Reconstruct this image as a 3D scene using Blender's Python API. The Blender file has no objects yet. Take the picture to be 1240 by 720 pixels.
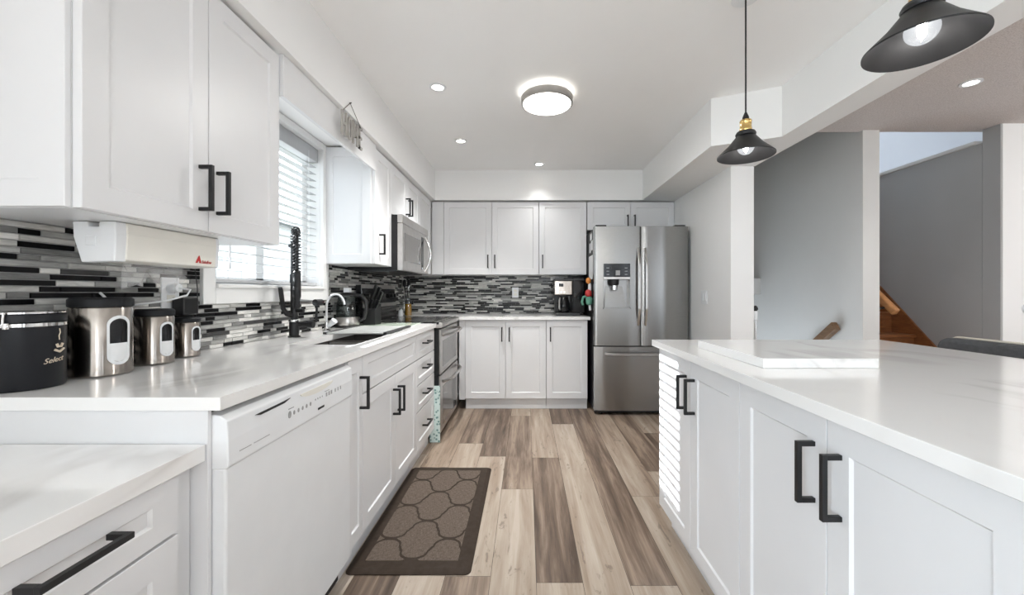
import bpy, bmesh, math, random
from mathutils import Vector, Matrix
random.seed(7)
C = bpy.context.scene.collection
sc = bpy.context.scene

# ------------------------------------------------------------------ camera, world, lights, exposure
F_PX, VX, VY, CAM_H = 482.0, 637.5, 354.0, 1.14
cd = bpy.data.cameras.new('camera')
cam = bpy.data.objects.new('camera', cd); C.objects.link(cam)
cd.sensor_width = 36.0; cd.sensor_fit = 'HORIZONTAL'
cd.lens = F_PX / 1240 * 36
cd.shift_x = (620 - VX) / 1240
cd.shift_y = -(360 - VY) / 1240
cd.clip_start = 0.02
cam.location = (0, 0, CAM_H); cam.rotation_euler = (math.pi / 2, 0, 0)
sc.camera = cam

sc.view_settings.view_transform = 'Standard'
sc.view_settings.look = 'None'
sc.view_settings.gamma = 1.0
sc.view_settings.use_curve_mapping = False
sc.view_settings.exposure = 1.07
sc.cycles.use_denoising = True
sc.cycles.max_bounces = 10
sc.cycles.diffuse_bounces = 6
sc.cycles.glossy_bounces = 4
sc.cycles.transmission_bounces = 6
sc.cycles.transparent_max_bounces = 16
sc.cycles.caustics_reflective = False
sc.cycles.caustics_refractive = False
sc.cycles.sample_clamp_indirect = 6.0

W = bpy.data.worlds.new('sky'); sc.world = W; W.use_nodes = True
nt = W.node_tree
bg = nt.nodes['Background']
bg.inputs[0].default_value = (0.80, 0.90, 1.0, 1); bg.inputs[1].default_value = 3.0

def lamp(name, kind, loc, energy, color=(1, 1, 1), rot=None, aim=None, **kw):
    d = bpy.data.lights.new(name, kind); d.energy = energy; d.color = color
    for k, v in kw.items(): setattr(d, k, v)
    o = bpy.data.objects.new(name, d); C.objects.link(o); o.location = loc
    if aim is not None:
        o.rotation_euler = Vector(aim).to_track_quat('-Z', 'Y').to_euler()
    elif rot: o.rotation_euler = rot
    return o

lamp('sun', 'SUN', (-6, 2, 5), 15.0, (.96, .98, 1), aim=(1, 0.0, -.54), angle=math.radians(.5))
# daylight through the patio door behind the photographer and the upstairs skylight, plus added point fills
lamp('patio_daylight', 'AREA', (-1.62, -1.8, 1.1), 42, (.76, .88, 1), aim=(1, 0, .05), shape='RECTANGLE', size=1.8, size_y=2.0)
lamp('living_room_fill', 'POINT', (4.2, 1.0, 1.7), 22, (1, .98, .96), shadow_soft_size=.2)  # unseen fill added for ambient light from the living side, no fixture
lamp('family_room_fill', 'POINT', (.6, -1.9, 1.6), 22, (.90, .95, 1), shadow_soft_size=.2)  # fill light added behind the camera to brighten the ceiling, no fixture
lamp('skylight_daylight', 'AREA', (3.4, 4.87, 4.3), 3, (.93, .97, 1), aim=(0, 0, -1), shape='RECTANGLE', size=.9, size_y=.4)

# ------------------------------------------------------------------ materials
MATS = {}
def mat(name, col=(.8, .8, .8), rough=.5, metal=0.0, spec=.5, emit=None, es=0, trans=0, coat=0, aniso=0, alpha=1):
    m = bpy.data.materials.new(name); m.use_nodes = True
    b = m.node_tree.nodes['Principled BSDF']
    b.inputs['Base Color'].default_value = (*col, 1)
    b.inputs['Roughness'].default_value = rough
    b.inputs['Metallic'].default_value = metal
    b.inputs['Specular IOR Level'].default_value = spec
    if emit: b.inputs['Emission Color'].default_value = (*emit, 1); b.inputs['Emission Strength'].default_value = es
    if trans: b.inputs['Transmission Weight'].default_value = trans
    if coat: b.inputs['Coat Weight'].default_value = coat; b.inputs['Coat Roughness'].default_value = .08
    if alpha < 1: b.inputs['Alpha'].default_value = alpha
    if aniso:
        b.inputs['Anisotropic'].default_value = aniso; b.inputs['Anisotropic Rotation'].default_value = .25
        t = m.node_tree.nodes.new('ShaderNodeTangent'); t.direction_type = 'RADIAL'; t.axis = 'Z'
        m.node_tree.links.new(t.outputs[0], b.inputs['Tangent'])
    MATS[name] = m
    return m

def N(m, t, **kw):
    n = m.node_tree.nodes.new(t)
    for k, v in kw.items(): setattr(n, k, v)
    return n
def L(m, a, b): m.node_tree.links.new(a, b)
def P(m): return m.node_tree.nodes['Principled BSDF']

def noise(m, scale, detail=3, rough=.5, coords='Object', mapping=None, distort=0):
    tc = N(m, 'ShaderNodeTexCoord'); out = tc.outputs[coords]
    if mapping:
        mp = N(m, 'ShaderNodeMapping'); mp.inputs['Scale'].default_value = mapping
        L(m, out, mp.inputs[0]); out = mp.outputs[0]
    n = N(m, 'ShaderNodeTexNoise'); n.inputs['Scale'].default_value = scale
    n.inputs['Detail'].default_value = detail; n.inputs['Roughness'].default_value = rough
    n.inputs['Distortion'].default_value = distort
    L(m, out, n.inputs['Vector'])
    return n
def ramp(m, fac, stops, interp='LINEAR'):
    r = N(m, 'ShaderNodeValToRGB'); r.color_ramp.interpolation = interp
    els = r.color_ramp.elements
    while len(els) < len(stops): els.new(.5)
    for e, (p, c) in zip(els, stops):
        e.position = p; e.color = (*c, 1) if len(c) == 3 else c
    L(m, fac, r.inputs[0]); return r
def mixc(m, fac, a, b, mode='MIX'):
    n = N(m, 'ShaderNodeMix', data_type='RGBA', blend_type=mode)
    for idx, v in ((0, fac), (6, a), (7, b)):
        if hasattr(v, 'is_linked') or hasattr(v, 'links'): L(m, v, n.inputs[idx])
        else: n.inputs[idx].default_value = v if idx == 0 else (*v, 1)
    return n.outputs[2]
def bump(m, h, strength=.2, dist=.01):
    b = N(m, 'ShaderNodeBump'); b.inputs['Strength'].default_value = strength; b.inputs['Distance'].default_value = dist
    L(m, h, b.inputs['Height']); L(m, b.outputs[0], P(m).inputs['Normal'])
def subtle(m, a, b, scale=6, mapping=None):
    n = noise(m, scale, 4, mapping=mapping)
    r = ramp(m, n.outputs[0], [(.3, a), (.7, b)])
    L(m, r.outputs[0], P(m).inputs['Base Color'])
    return m

cab = subtle(mat('cabinet_white', rough=.36), (.715, .718, .728), (.745, .748, .758), 3)
soffit_m = subtle(mat('warm_white_paint', rough=.6), (.86, .86, .855), (.88, .88, .875), 2)
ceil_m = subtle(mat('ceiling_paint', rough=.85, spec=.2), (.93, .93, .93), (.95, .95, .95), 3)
wall_m = subtle(mat('light_grey_paint', rough=.65), (.85, .85, .845), (.87, .87, .865), 2)
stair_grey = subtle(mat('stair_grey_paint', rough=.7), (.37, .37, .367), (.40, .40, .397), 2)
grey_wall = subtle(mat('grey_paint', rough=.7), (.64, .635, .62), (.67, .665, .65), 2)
white_wall = subtle(mat('white_paint', rough=.7), (.78, .80, .84), (.82, .84, .87), 2)
trim_m = subtle(mat('trim_white', rough=.4), (.80, .80, .79), (.83, .83, .82), 4)
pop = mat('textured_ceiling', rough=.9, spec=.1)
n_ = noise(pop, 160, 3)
r_ = ramp(pop, n_.outputs[0], [(.35, (.58, .53, .51)), (.65, (.72, .67, .65))]); L(pop, r_.outputs[0], P(pop).inputs['Base Color'])  # pinkish cast of bounced light put into the ceiling colour
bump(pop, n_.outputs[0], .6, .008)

quartz = mat('white_quartz', rough=.13, coat=.2)
n1 = noise(quartz, 1.3, 4, .55, mapping=(1.0, .55, 1.0), distort=1.2)
v1 = ramp(quartz, n1.outputs[0], [(.455, (0, 0, 0)), (.50, (1, 1, 1)), (.53, (0, 0, 0))])
n2 = noise(quartz, 2.2, 2)
v2 = ramp(quartz, n2.outputs[0], [(.45, (0, 0, 0)), (.65, (1, 1, 1))])
fac = mixc(quartz, 1.0, v1.outputs[0], v2.outputs[0], 'MULTIPLY')
L(quartz, mixc(quartz, fac, (.84, .835, .825), (.63, .615, .60)), P(quartz).inputs['Base Color'])

black_metal = subtle(mat('matte_black', rough=.42, spec=.4), (.008, .008, .009), (.013, .013, .014), 20)
shade_m = subtle(mat('black_shade', rough=.45, metal=.3), (.010, .010, .011), (.016, .016, .017), 14)
brass = subtle(mat('brass', rough=.25, metal=1.0), (.62, .42, .16), (.72, .50, .20), 30)
steel = mat('brushed_steel', (.56, .55, .535), rough=.27, metal=1.0, aniso=.75)
n_ = noise(steel, 60, 2, mapping=(.6, .6, 14)); r_ = ramp(steel, n_.outputs[0], [(.3, (.30, .296, .29)), (.7, (.37, .365, .357))]); L(steel, r_.outputs[0], P(steel).inputs['Base Color'])
steel_lite = subtle(mat('satin_steel', rough=.30, metal=1.0), (.46, .445, .43), (.54, .525, .51), 20)
chrome = subtle(mat('chrome', rough=.07, metal=1.0), (.82, .82, .82), (.86, .86, .86), 10)
black_plastic = subtle(mat('black_plastic', rough=.3), (.010, .010, .011), (.016, .016, .017), 20)
dark_lid = subtle(mat('lid_black', rough=.5, spec=.3), (.007, .008, .010), (.012, .013, .015), 20)
black_glass = subtle(mat('black_glass', rough=.12, spec=.35), (.008, .008, .009), (.012, .012, .013), 8)
dark_side = subtle(mat('charcoal_side', rough=.5, spec=.3), (.012, .012, .013), (.02, .02, .021), 12)
oven_glass = subtle(mat('oven_glass', rough=.10, spec=.8, metal=.5), (.13, .125, .12), (.17, .165, .16), 6)
white_plastic = subtle(mat('white_plastic', rough=.32), (.77, .785, .80), (.80, .815, .83), 8)
cream_plastic = subtle(mat('cream_plastic', rough=.4), (.76, .74, .68), (.79, .77, .71), 8)
taupe = subtle(mat('panel_grey_print', rough=.4), (.30, .30, .30), (.36, .36, .36), 50)
black_canister = subtle(mat('black_canister', rough=.40, spec=.3), (.006, .007, .010), (.010, .011, .014), 14)
can_steel = mat('canister_steel', (.55, .51, .47), rough=.20, metal=1.0, aniso=.8)
n_ = noise(can_steel, 40, 2, mapping=(1, 1, .4)); r_ = ramp(can_steel, n_.outputs[0], [(.3, (.33, .30, .272)), (.7, (.45, .41, .375))]); L(can_steel, r_.outputs[0], P(can_steel).inputs['Base Color'])
sink_m = subtle(mat('dark_sink', rough=.38, metal=.6), (.085, .075, .07), (.12, .11, .10), 9)
red_m = subtle(mat('red_print', rough=.5), (.45, .03, .03), (.52, .04, .04), 40)
gold_print = subtle(mat('cream_print', rough=.5), (.62, .52, .40), (.70, .60, .48), 40)
green_glass = subtle(mat('pale_green_glass', rough=.12, spec=.7), (.50, .58, .48), (.55, .62, .53), 5)
rack_m = subtle(mat('grey_rack', rough=.4), (.42, .43, .42), (.50, .51, .50), 12)
grey_fabric = subtle(mat('charcoal_upholstery', rough=.75), (.055, .056, .06), (.08, .081, .085), 60)
piping_m = subtle(mat('cream_piping', rough=.7), (.62, .57, .48), (.68, .63, .55), 40)
paper_m = subtle(mat('paper', rough=.8), (.74, .75, .76), (.80, .81, .82), 25)
oil_m = subtle(mat('olive_oil', rough=.1, spec=.6), (.30, .15, .012), (.36, .19, .02), 12)
orange_m = subtle(mat('orange_felt', rough=.9), (.62, .22, .05), (.70, .28, .07), 60)
green_m = subtle(mat('green_felt', rough=.9), (.10, .28, .20), (.15, .36, .27), 60)
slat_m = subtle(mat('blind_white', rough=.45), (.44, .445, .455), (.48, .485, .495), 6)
sign_m = subtle(mat('greige_wood', rough=.7), (.34, .325, .30), (.44, .42, .395), 18, mapping=(6, 1, 1))
wire_m = subtle(mat('twine', rough=.6), (.10, .085, .07), (.16, .14, .12), 60)
film = mat('clear_film', (.9, .9, .9), rough=.15, alpha=.25)
clear = bpy.data.materials.new('clear_glass'); clear.use_nodes = True
clear.node_tree.nodes.remove(P(clear))
_t = N(clear, 'ShaderNodeBsdfTransparent'); _t.inputs[0].default_value = (.97, .98, .98, 1)
_g = N(clear, 'ShaderNodeBsdfGlossy'); _g.inputs['Roughness'].default_value = .02
_x = N(clear, 'ShaderNodeMixShader'); _lw = N(clear, 'ShaderNodeLayerWeight'); _lw.inputs[0].default_value = .5
_m = N(clear, 'ShaderNodeMath', operation='POWER'); _m.inputs[1].default_value = 4; L(clear, _lw.outputs['Facing'], _m.inputs[0]); _m2 = N(clear, 'ShaderNodeMath', operation='MULTIPLY_ADD'); _m2.inputs[1].default_value = .5; _m2.inputs[2].default_value = .04; L(clear, _m.outputs[0], _m2.inputs[0]); L(clear, _m2.outputs[0], _x.inputs[0]); L(clear, _t.outputs[0], _x.inputs[1]); L(clear, _g.outputs[0], _x.inputs[2])
L(clear, _x.outputs[0], clear.node_tree.nodes['Material Output'].inputs[0])
tinted = clear.copy(); tinted.name = 'kettle_glass'
for n_ in tinted.node_tree.nodes:
    if n_.type == 'BSDF_TRANSPARENT': n_.inputs[0].default_value = (.66, .69, .69, 1)
warm_glow = mat('lit_diffuser', (.9, .9, .88), emit=(1, .95, .86), es=3.2)
spot_glow = mat('lit_downlight', (.9, .9, .88), emit=(1, .95, .88), es=6)
filament = mat('lit_filament', (.9, .9, .9), emit=(1, .97, .93), es=16)
bulb_glass = clear.copy(); bulb_glass.name = 'frosted_bulb_glass'
_o = [n for n in bulb_glass.node_tree.nodes if n.type == 'OUTPUT_MATERIAL'][0]; _mx = [n for n in bulb_glass.node_tree.nodes if n.type == 'MIX_SHADER'][0]
_e = N(bulb_glass, 'ShaderNodeEmission'); _e.inputs[0].default_value = (.92, .95, 1, 1); _e.inputs[1].default_value = .13
_a = N(bulb_glass, 'ShaderNodeAddShader'); L(bulb_glass, _mx.outputs[0], _a.inputs[0]); L(bulb_glass, _e.outputs[0], _a.inputs[1]); L(bulb_glass, _a.outputs[0], _o.inputs[0])

wood_stair = mat('orange_oak', rough=.35)
n_ = noise(wood_stair, 9, 4, .6, mapping=(1, 1, 6), distort=.6)
r_ = ramp(wood_stair, n_.outputs[0], [(.3, (.16, .055, .018)), (.7, (.30, .115, .038))]); L(wood_stair, r_.outputs[0], P(wood_stair).inputs['Base Color'])
rail_wood = mat('honey_oak', rough=.35)
n_ = noise(rail_wood, 14, 4, .6, mapping=(3, .6, 3))
r_ = ramp(rail_wood, n_.outputs[0], [(.3, (.36, .16, .06)), (.7, (.48, .23, .09))]); L(rail_wood, r_.outputs[0], P(rail_wood).inputs['Base Color'])
brown_rail = mat('brown_oak', rough=.4)
n_ = noise(brown_rail, 14, 4, .6, mapping=(3, .6, 3))
r_ = ramp(brown_rail, n_.outputs[0], [(.3, (.13, .07, .035)), (.7, (.23, .13, .065))]); L(brown_rail, r_.outputs[0], P(brown_rail).inputs['Base Color'])

# planks: a colour attribute tells the tone of each plank, noise gives the grain
plank = mat('vinyl_plank', rough=.42, spec=.35)
at_ = N(plank, 'ShaderNodeAttribute'); at_.attribute_name = 'tone'
sepc = N(plank, 'ShaderNodeSeparateColor'); L(plank, at_.outputs['Color'], sepc.inputs[0])
tc = N(plank, 'ShaderNodeTexCoord')
comb = N(plank, 'ShaderNodeCombineXYZ'); mul = N(plank, 'ShaderNodeMath', operation='MULTIPLY'); mul.inputs[1].default_value = 37.0
L(plank, sepc.outputs[1], mul.inputs[0]); L(plank, mul.outputs[0], comb.inputs[2]); L(plank, mul.outputs[0], comb.inputs[1])
addv = N(plank, 'ShaderNodeVectorMath', operation='ADD'); L(plank, tc.outputs['Object'], addv.inputs[0]); L(plank, comb.outputs[0], addv.inputs[1])
def pn(scale, mp, detail, rough=.6, dist=0):
    m_ = N(plank, 'ShaderNodeMapping'); m_.inputs['Scale'].default_value = mp; L(plank, addv.outputs[0], m_.inputs[0])
    n = N(plank, 'ShaderNodeTexNoise'); n.inputs['Scale'].default_value = scale; n.inputs['Detail'].default_value = detail
    n.inputs['Roughness'].default_value = rough; n.inputs['Distortion'].default_value = dist
    L(plank, m_.outputs[0], n.inputs['Vector']); return n.outputs[0]
streak = pn(1.0, (16, 1.1, 1), 5, .62, .5)
fine = pn(1.0, (120, 5, 1), 3, .6)
blot = pn(1.0, (22, 6, 1), 5, .7, 1.0)
lum = N(plank, 'ShaderNodeMath', operation='MULTIPLY_ADD'); L(plank, streak, lum.inputs[0]); lum.inputs[1].default_value = 1.45
L(plank, sepc.outputs[0], lum.inputs[2])
l2 = N(plank, 'ShaderNodeMath', operation='MULTIPLY_ADD'); L(plank, fine, l2.inputs[0]); l2.inputs[1].default_value = .30; L(plank, lum.outputs[0], l2.inputs[2])
sub = N(plank, 'ShaderNodeMath', operation='SUBTRACT'); L(plank, l2.outputs[0], sub.inputs[0]); sub.inputs[1].default_value = .86
rr = ramp(plank, sub.outputs[0], [(.0, (.055, .037, .026)), (.25, (.135, .095, .07)), (.5, (.28, .212, .16)), (.75, (.37, .305, .243)), (1.0, (.45, .385, .325))])
br = ramp(plank, blot, [(.60, (0, 0, 0)), (.66, (1, 1, 1))])
bfac = mixc(plank, 1.0, br.outputs[0], (.55, .55, .55), 'MULTIPLY')
L(plank, mixc(plank, bfac, rr.outputs[0], (.12, .09, .07)), P(plank).inputs['Base Color'])
bump(plank, fine, .08, .002)
gap_m = subtle(mat('plank_gap', rough=.8), (.05, .04, .03), (.07, .055, .045), 10)

tile_m = mat('glass_and_stone_mosaic', rough=.22, spec=.28)
at_ = N(tile_m, 'ShaderNodeAttribute'); at_.attribute_name = 'tone'
tn = noise(tile_m, 14, 4, .6, mapping=(1, 1, 5), distort=1.0)
tr = ramp(tile_m, tn.outputs[0], [(.3, (.72, .72, .72)), (.7, (1.15, 1.15, 1.15))])
L(tile_m, mixc(tile_m, 1.0, at_.outputs['Color'], tr.outputs[0], 'MULTIPLY'), P(tile_m).inputs['Base Color'])
grout = subtle(mat('grey_grout', rough=.85), (.34, .34, .335), (.42, .42, .41), 30)

matb = subtle(mat('brown_rubber_mat', rough=.7, spec=.12), (.036, .026, .019), (.048, .035, .027), 40)
matw = mat('brown_woven', rough=.8, spec=.2)
wa = noise(matw, 1, 2, mapping=(55, 420, 1)); wb = noise(matw, 1, 2, mapping=(420, 55, 1))
wm = mixc(matw, .5, wa.outputs[0], wb.outputs[0])
r_ = ramp(matw, wm, [(.35, (.050, .037, .029)), (.65, (.16, .125, .10))]); L(matw, r_.outputs[0], P(matw).inputs['Base Color'])

teal = mat('teal_pattern', rough=.6)
tv = N(teal, 'ShaderNodeTexVoronoi'); tcx = N(teal, 'ShaderNodeTexCoord'); L(teal, tcx.outputs['Object'], tv.inputs['Vector']); tv.inputs['Scale'].default_value = 42
r_ = ramp(teal, tv.outputs['Distance'], [(.25, (.16, .30, .29)), (.42, (.62, .74, .72))]); L(teal, r_.outputs[0], P(teal).inputs['Base Color'])

brick_m = mat('grey_brick', rough=.9)
bt = N(brick_m, 'ShaderNodeTexBrick'); tcx = N(brick_m, 'ShaderNodeTexCoord'); mp = N(brick_m, 'ShaderNodeMapping')
mp.inputs['Rotation'].default_value = (math.pi / 2, 0, math.pi / 2); L(brick_m, tcx.outputs['Object'], mp.inputs[0]); L(brick_m, mp.outputs[0], bt.inputs[0])
bt.inputs['Color1'].default_value = (.24, .23, .225, 1); bt.inputs['Color2'].default_value = (.30, .29, .285, 1); bt.inputs['Mortar'].default_value = (.40, .40, .40, 1)
bt.inputs['Scale'].default_value = 4.0; L(brick_m, bt.outputs[0], P(brick_m).inputs['Base Color'])
roof_m = subtle(mat('roof_shingle', rough=.9), (.16, .16, .17), (.20, .20, .21), 8)
lawn_m = subtle(mat('lawn', rough=.95), (.10, .12, .07), (.15, .17, .10), 5)

# ------------------------------------------------------------------ mesh helpers
class MB:
    def __init__(s): s.v = []; s.f = []
    def add(s, vs, fs):
        o = len(s.v); s.v += [tuple(p) for p in vs]; s.f += [tuple(i + o for i in f) for f in fs]; return s
    def box(s, x0, x1, y0, y1, z0, z1):
        v = [(x, y, z) for z in (z0, z1) for y in (y0, y1) for x in (x0, x1)]
        return s.add(v, [(0, 2, 3, 1), (4, 5, 7, 6), (0, 1, 5, 4), (2, 6, 7, 3), (0, 4, 6, 2), (1, 3, 7, 5)])
    def fbox(s, F, u0, u1, d0, d1, z0, z1):
        a, b = F(u0, d0, z0), F(u1, d1, z1)
        return s.box(*[t for i in range(3) for t in (min(a[i], b[i]), max(a[i], b[i]))])
    def prism(s, poly, axis, a0, a1):
        def m(p, t): return (p[0], p[1], t) if axis == 'z' else ((p[0], t, p[1]) if axis == 'y' else (t, p[0], p[1]))
        n = len(poly)
        v = [m(p, a0) for p in poly] + [m(p, a1) for p in poly]
        f = [tuple(range(n))[::-1], tuple(range(n, 2 * n))] + [(i, (i + 1) % n, n + (i + 1) % n, n + i) for i in range(n)]
        return s.add(v, f)
    def rings(s, rings, close=True, caps=True):
        n = len(rings[0]); v = [p for r in rings for p in r]; f = []
        for k in range(len(rings) - 1):
            for i in range(n if close else n - 1):
                j = (i + 1) % n; f.append((k * n + i, k * n + j, (k + 1) * n + j, (k + 1) * n + i))
        if caps:
            f.append(tuple(range(n))[::-1]); f.append(tuple(range((len(rings) - 1) * n, len(rings) * n)))
        return s.add(v, f)
    def lathe(s, cx, cy, prof, n=40, caps=True):
        return s.rings([[(cx + r * math.cos(2 * math.pi * i / n), cy + r * math.sin(2 * math.pi * i / n), z) for i in range(n)] for r, z in prof], True, caps)
    def tube(s, pts, r, n=10, caps=True):
        pts = [Vector(p) for p in pts]; rs = r if isinstance(r, (list, tuple)) else [r] * len(pts)
        t0 = (pts[1] - pts[0]).normalized(); up = Vector((0, 0, 1)) if abs(t0.z) < .9 else Vector((1, 0, 0))
        a = t0.cross(up).normalized(); R = []
        for i, p in enumerate(pts):
            t = (pts[min(i + 1, len(pts) - 1)] - pts[max(i - 1, 0)]).normalized()
            a = (a - t * a.dot(t)).normalized(); b = t.cross(a)
            R.append([tuple(p + (a * math.cos(2 * math.pi * k / n) + b * math.sin(2 * math.pi * k / n)) * rs[i]) for k in range(n)])
        return s.rings(R, True, caps)
    def bar(s, p0, p1, w, h):
        """a square-section bar from p0 to p1"""
        p0, p1 = Vector(p0), Vector(p1); t = (p1 - p0).normalized()
        up = Vector((0, 0, 1)) if abs(t.z) < .95 else Vector((0, 1, 0))
        a = t.cross(up).normalized() * w / 2; b = t.cross(a).normalized() * h / 2
        return s.rings([[p + a + b, p - a + b, p - a - b, p + a - b] for p in (p0, p1)])
    def build(s, name, m, parent=None, bevel=0, smooth=None, seg=2, kind=None, at=None):
        root = parent
        while root is not None and root.parent is not None: root = root.parent
        if root is not None: off = Vector(root.location)
        elif at is not None: off = Vector(at)
        else: off = Vector((0, 0, 0))
        me = bpy.data.meshes.new(name)
        me.from_pydata([tuple(Vector(p) - off) for p in s.v], [], s.f); me.update()
        bm = bmesh.new(); bm.from_mesh(me); bmesh.ops.recalc_face_normals(bm, faces=bm.faces[:]); bm.to_mesh(me); bm.free()
        me.materials.append(m)
        o = bpy.data.objects.new(name, me); C.objects.link(o)
        if parent is not None: o.parent = parent
        elif at is not None: o.location = off
        if smooth is not None:
            me.polygons.foreach_set('use_smooth', [True] * len(me.polygons)); me.set_sharp_from_angle(angle=math.radians(smooth))
        if bevel:
            b = o.modifiers.new('edge', 'BEVEL'); b.width = bevel; b.segments = seg; b.limit_method = 'ANGLE'; b.angle_limit = math.radians(35)
        if kind: o['kind'] = kind
        return o

def thing(name, label, cat, loc, group=None):
    o = bpy.data.objects.new(name, None); C.objects.link(o); o.empty_display_size = .05
    o.location = loc; o['label'] = label; o['category'] = cat
    if group: o['group'] = group
    return o
def tag(o, label, cat, group=None):
    o['label'] = label; o['category'] = cat
    if group: o['group'] = group
    return o
def copy_tree(o, parent=None):
    c = o.copy(); C.objects.link(c); c.parent = parent
    for ch in list(o.children): copy_tree(ch, c)
    return c
def relabel(o, label): o['label'] = label; return o

def text_into(mb, s, size, fn, italic=0, ext=.0004):
    cu = bpy.data.curves.new('lettering', 'FONT'); cu.body = s; cu.size = size; cu.extrude = ext; cu.shear = italic; cu.resolution_u = 3
    t = bpy.data.objects.new('lettering', cu); C.objects.link(t)
    bpy.context.view_layer.update()
    me = bpy.data.meshes.new_from_object(t.evaluated_get(bpy.context.evaluated_depsgraph_get()))
    mb.add([fn(v.co.x, v.co.y, v.co.z) for v in me.vertices], [tuple(p.vertices) for p in me.polygons])
    bpy.data.objects.remove(t); bpy.data.curves.remove(cu); bpy.data.meshes.remove(me)

def FL(base): return lambda u, d, z: (base + d, u, z)      # left run, fronts face +X
def FR(base): return lambda u, d, z: (base - d, u, z)      # island, fronts face -X
def FB(base): return lambda u, d, z: (u, base - d, z)      # back run, fronts face -Y

def shaker(F, u0, u1, z0, z1, t=.02, rail=.058, rec=.006, rz=None):
    m = MB(); rz = rz or rail; g = .0016
    u0 += g; u1 -= g; z0 += g; z1 -= g
    def R(a, b, d): return [F(u0 + a, d, z0 + b), F(u1 - a, d, z0 + b), F(u1 - a, d, z1 - b), F(u0 + a, d, z1 - b)]
    c = .0012
    rr = [R(0, 0, -t), R(0, 0, -c), R(c, c, 0), R(rail, rz, 0), R(rail + .005, rz + .005, -rec), ]
    m.rings(rr)
    return m
def slab(F, u0, u1, z0, z1, t=.02):
    return MB().fbox(F, u0 + .0016, u1 - .0016, -t, 0, z0 + .0016, z1 - .0016)
HB, HO = .011, .030
def pull_v(F, u, zc, ln=.138):
    m = MB(); a = ln / 2
    m.fbox(F, u - HB / 2, u + HB / 2, HO, HO + HB, zc - a, zc + a)
    for z in (zc - a + HB / 2, zc + a - HB / 2): m.fbox(F, u - HB / 2, u + HB / 2, 0, HO + .001, z - HB / 2, z + HB / 2)
    return m
def pull_h(F, uc, z, ln=.138):
    m = MB(); a = ln / 2
    m.fbox(F, uc - a, uc + a, HO, HO + HB, z - HB / 2, z + HB / 2)
    for u in (uc - a + HB / 2, uc + a - HB / 2): m.fbox(F, u - HB / 2, u + HB / 2, 0, HO + .001, z - HB / 2, z + HB / 2)
    return m
def cabinet(name, label, F, u0, u1, z0, z1, depth, fronts, toe=.0, group=None, body_top=None, body_gap=.001):
    """fronts: list of (kind 'door'/'drawer', u0, u1, z0, z1, handle) with handle None, ('v', u, z) or ('h', u, z)"""
    p = F((u0 + u1) / 2, -depth / 2, 0 if toe else z0)
    t = thing(name, label, 'cabinet', p, group)
    b = MB()
    zb = z0
    b.fbox(F, u0 + body_gap, u1 - body_gap, -depth, -.021, zb, body_top or z1)
    if body_top: b.fbox(F, u0 + body_gap, u1 - body_gap, -.04, -.021, body_top, z1)
    b.build('carcass', cab, t)
    if toe: MB().fbox(F, u0 + body_gap, u1 - body_gap, -depth + .02, -toe, 0, z0).build('toe_kick', cab, t)
    for k, a0, a1, b0, b1, h in fronts:
        small = (b1 - b0) < .2
        d = shaker(F, a0, a1, b0, b1, rail=.058 if (a1 - a0) > .2 else .03, rz=.04 if small else .058).build(k, cab, t)
        if h:
            (pull_v if h[0] == 'v' else pull_h)(F, h[1], h[2]).build('handle', black_metal, d, bevel=.0012)
    return t

def struct(mb, name, m, bevel=0, smooth=None, parent=None):
    return mb.build(name, m, parent, bevel=bevel, smooth=smooth, kind='structure')

# ------------------------------------------------------------------ room shell
XW, YB, ZC, ZS = -1.32, 4.475, 2.405, 2.095
# window opening in the wall
WY0, WY1, WZ0, WZ1 = 1.665, 2.545, 1.165, 2.05
mb = MB(); a, b = XW - .14, XW
mb.box(a, b, -3.2, -2.6, 0, ZC); mb.box(a, b, -2.6, -.8, 2.1, ZC); mb.box(a, b, -.8, WY0, 0, ZC); mb.box(a, b, WY1, YB + .12, 0, ZC); mb.box(a, b, WY0, WY1, 0, WZ0); mb.box(a, b, WY0, WY1, WZ1, ZC)
wall_left = struct(mb, 'wall_left', wall_m)
wall_back = struct(MB().box(XW, 1.545, YB, YB + .12, 0, ZC), 'wall_back', wall_m)
struct(MB().box(1.545, 1.72, 3.01, YB + .12, 0, ZC), 'wall_right', wall_m)
struct(MB().box(XW - .14, 1.60, -3.2, YB + .12, ZC, ZC + .1), 'ceiling', ceil_m)
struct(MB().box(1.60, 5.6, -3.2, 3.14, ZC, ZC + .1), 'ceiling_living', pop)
struct(MB().box(XW, -.945, -3.2, YB, ZS, ZC), 'soffit_left', soffit_m)
struct(MB().box(-.945, 1.21, 4.11, YB, ZS, ZC), 'soffit_back', soffit_m)
struct(MB().prism([(1.20, YB), (1.205, 2.60), (1.567, 2.44), (1.567, -3.2), (1.728, -3.2), (1.728, 3.012), (1.545, 3.012), (1.545, YB)], 'z', ZS, ZC), 'ceiling_beam', soffit_m)
# rear wall of the family room with added slots, patio door frame, living room end wall
mb = MB()
for x0, x1 in ((XW - .14, 1.98), (2.20, 2.56), (2.78, 3.75), (4.15, 5.6)): mb.box(x0, x1, -3.3, -3.2, 0, ZC)
for x0, x1 in ((1.98, 2.20), (2.56, 2.78), (3.75, 4.15)): mb.box(x0, x1, -3.3, -3.2, 0, .35); mb.box(x0, x1, -3.3, -3.2, 2.1, ZC)  # unseen openings added to reflect as bright streaks in the refrigerator doors
struct(mb, 'wall_rear', wall_m)
mb = MB()
for y in (-2.6, -1.73, -.86): mb.box(XW - .11, XW - .03, y, y + .06, 0, 2.1)
mb.box(XW - .11, XW - .03, -2.6, -.8, 2.03, 2.1); mb.box(XW - .11, XW - .03, -2.6, -.8, 0, .09)
struct(mb, 'door_2', trim_m)
struct(MB().box(5.6, 5.7, -3.2, 3.1, 0, ZC), 'wall_living', wall_m)

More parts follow.
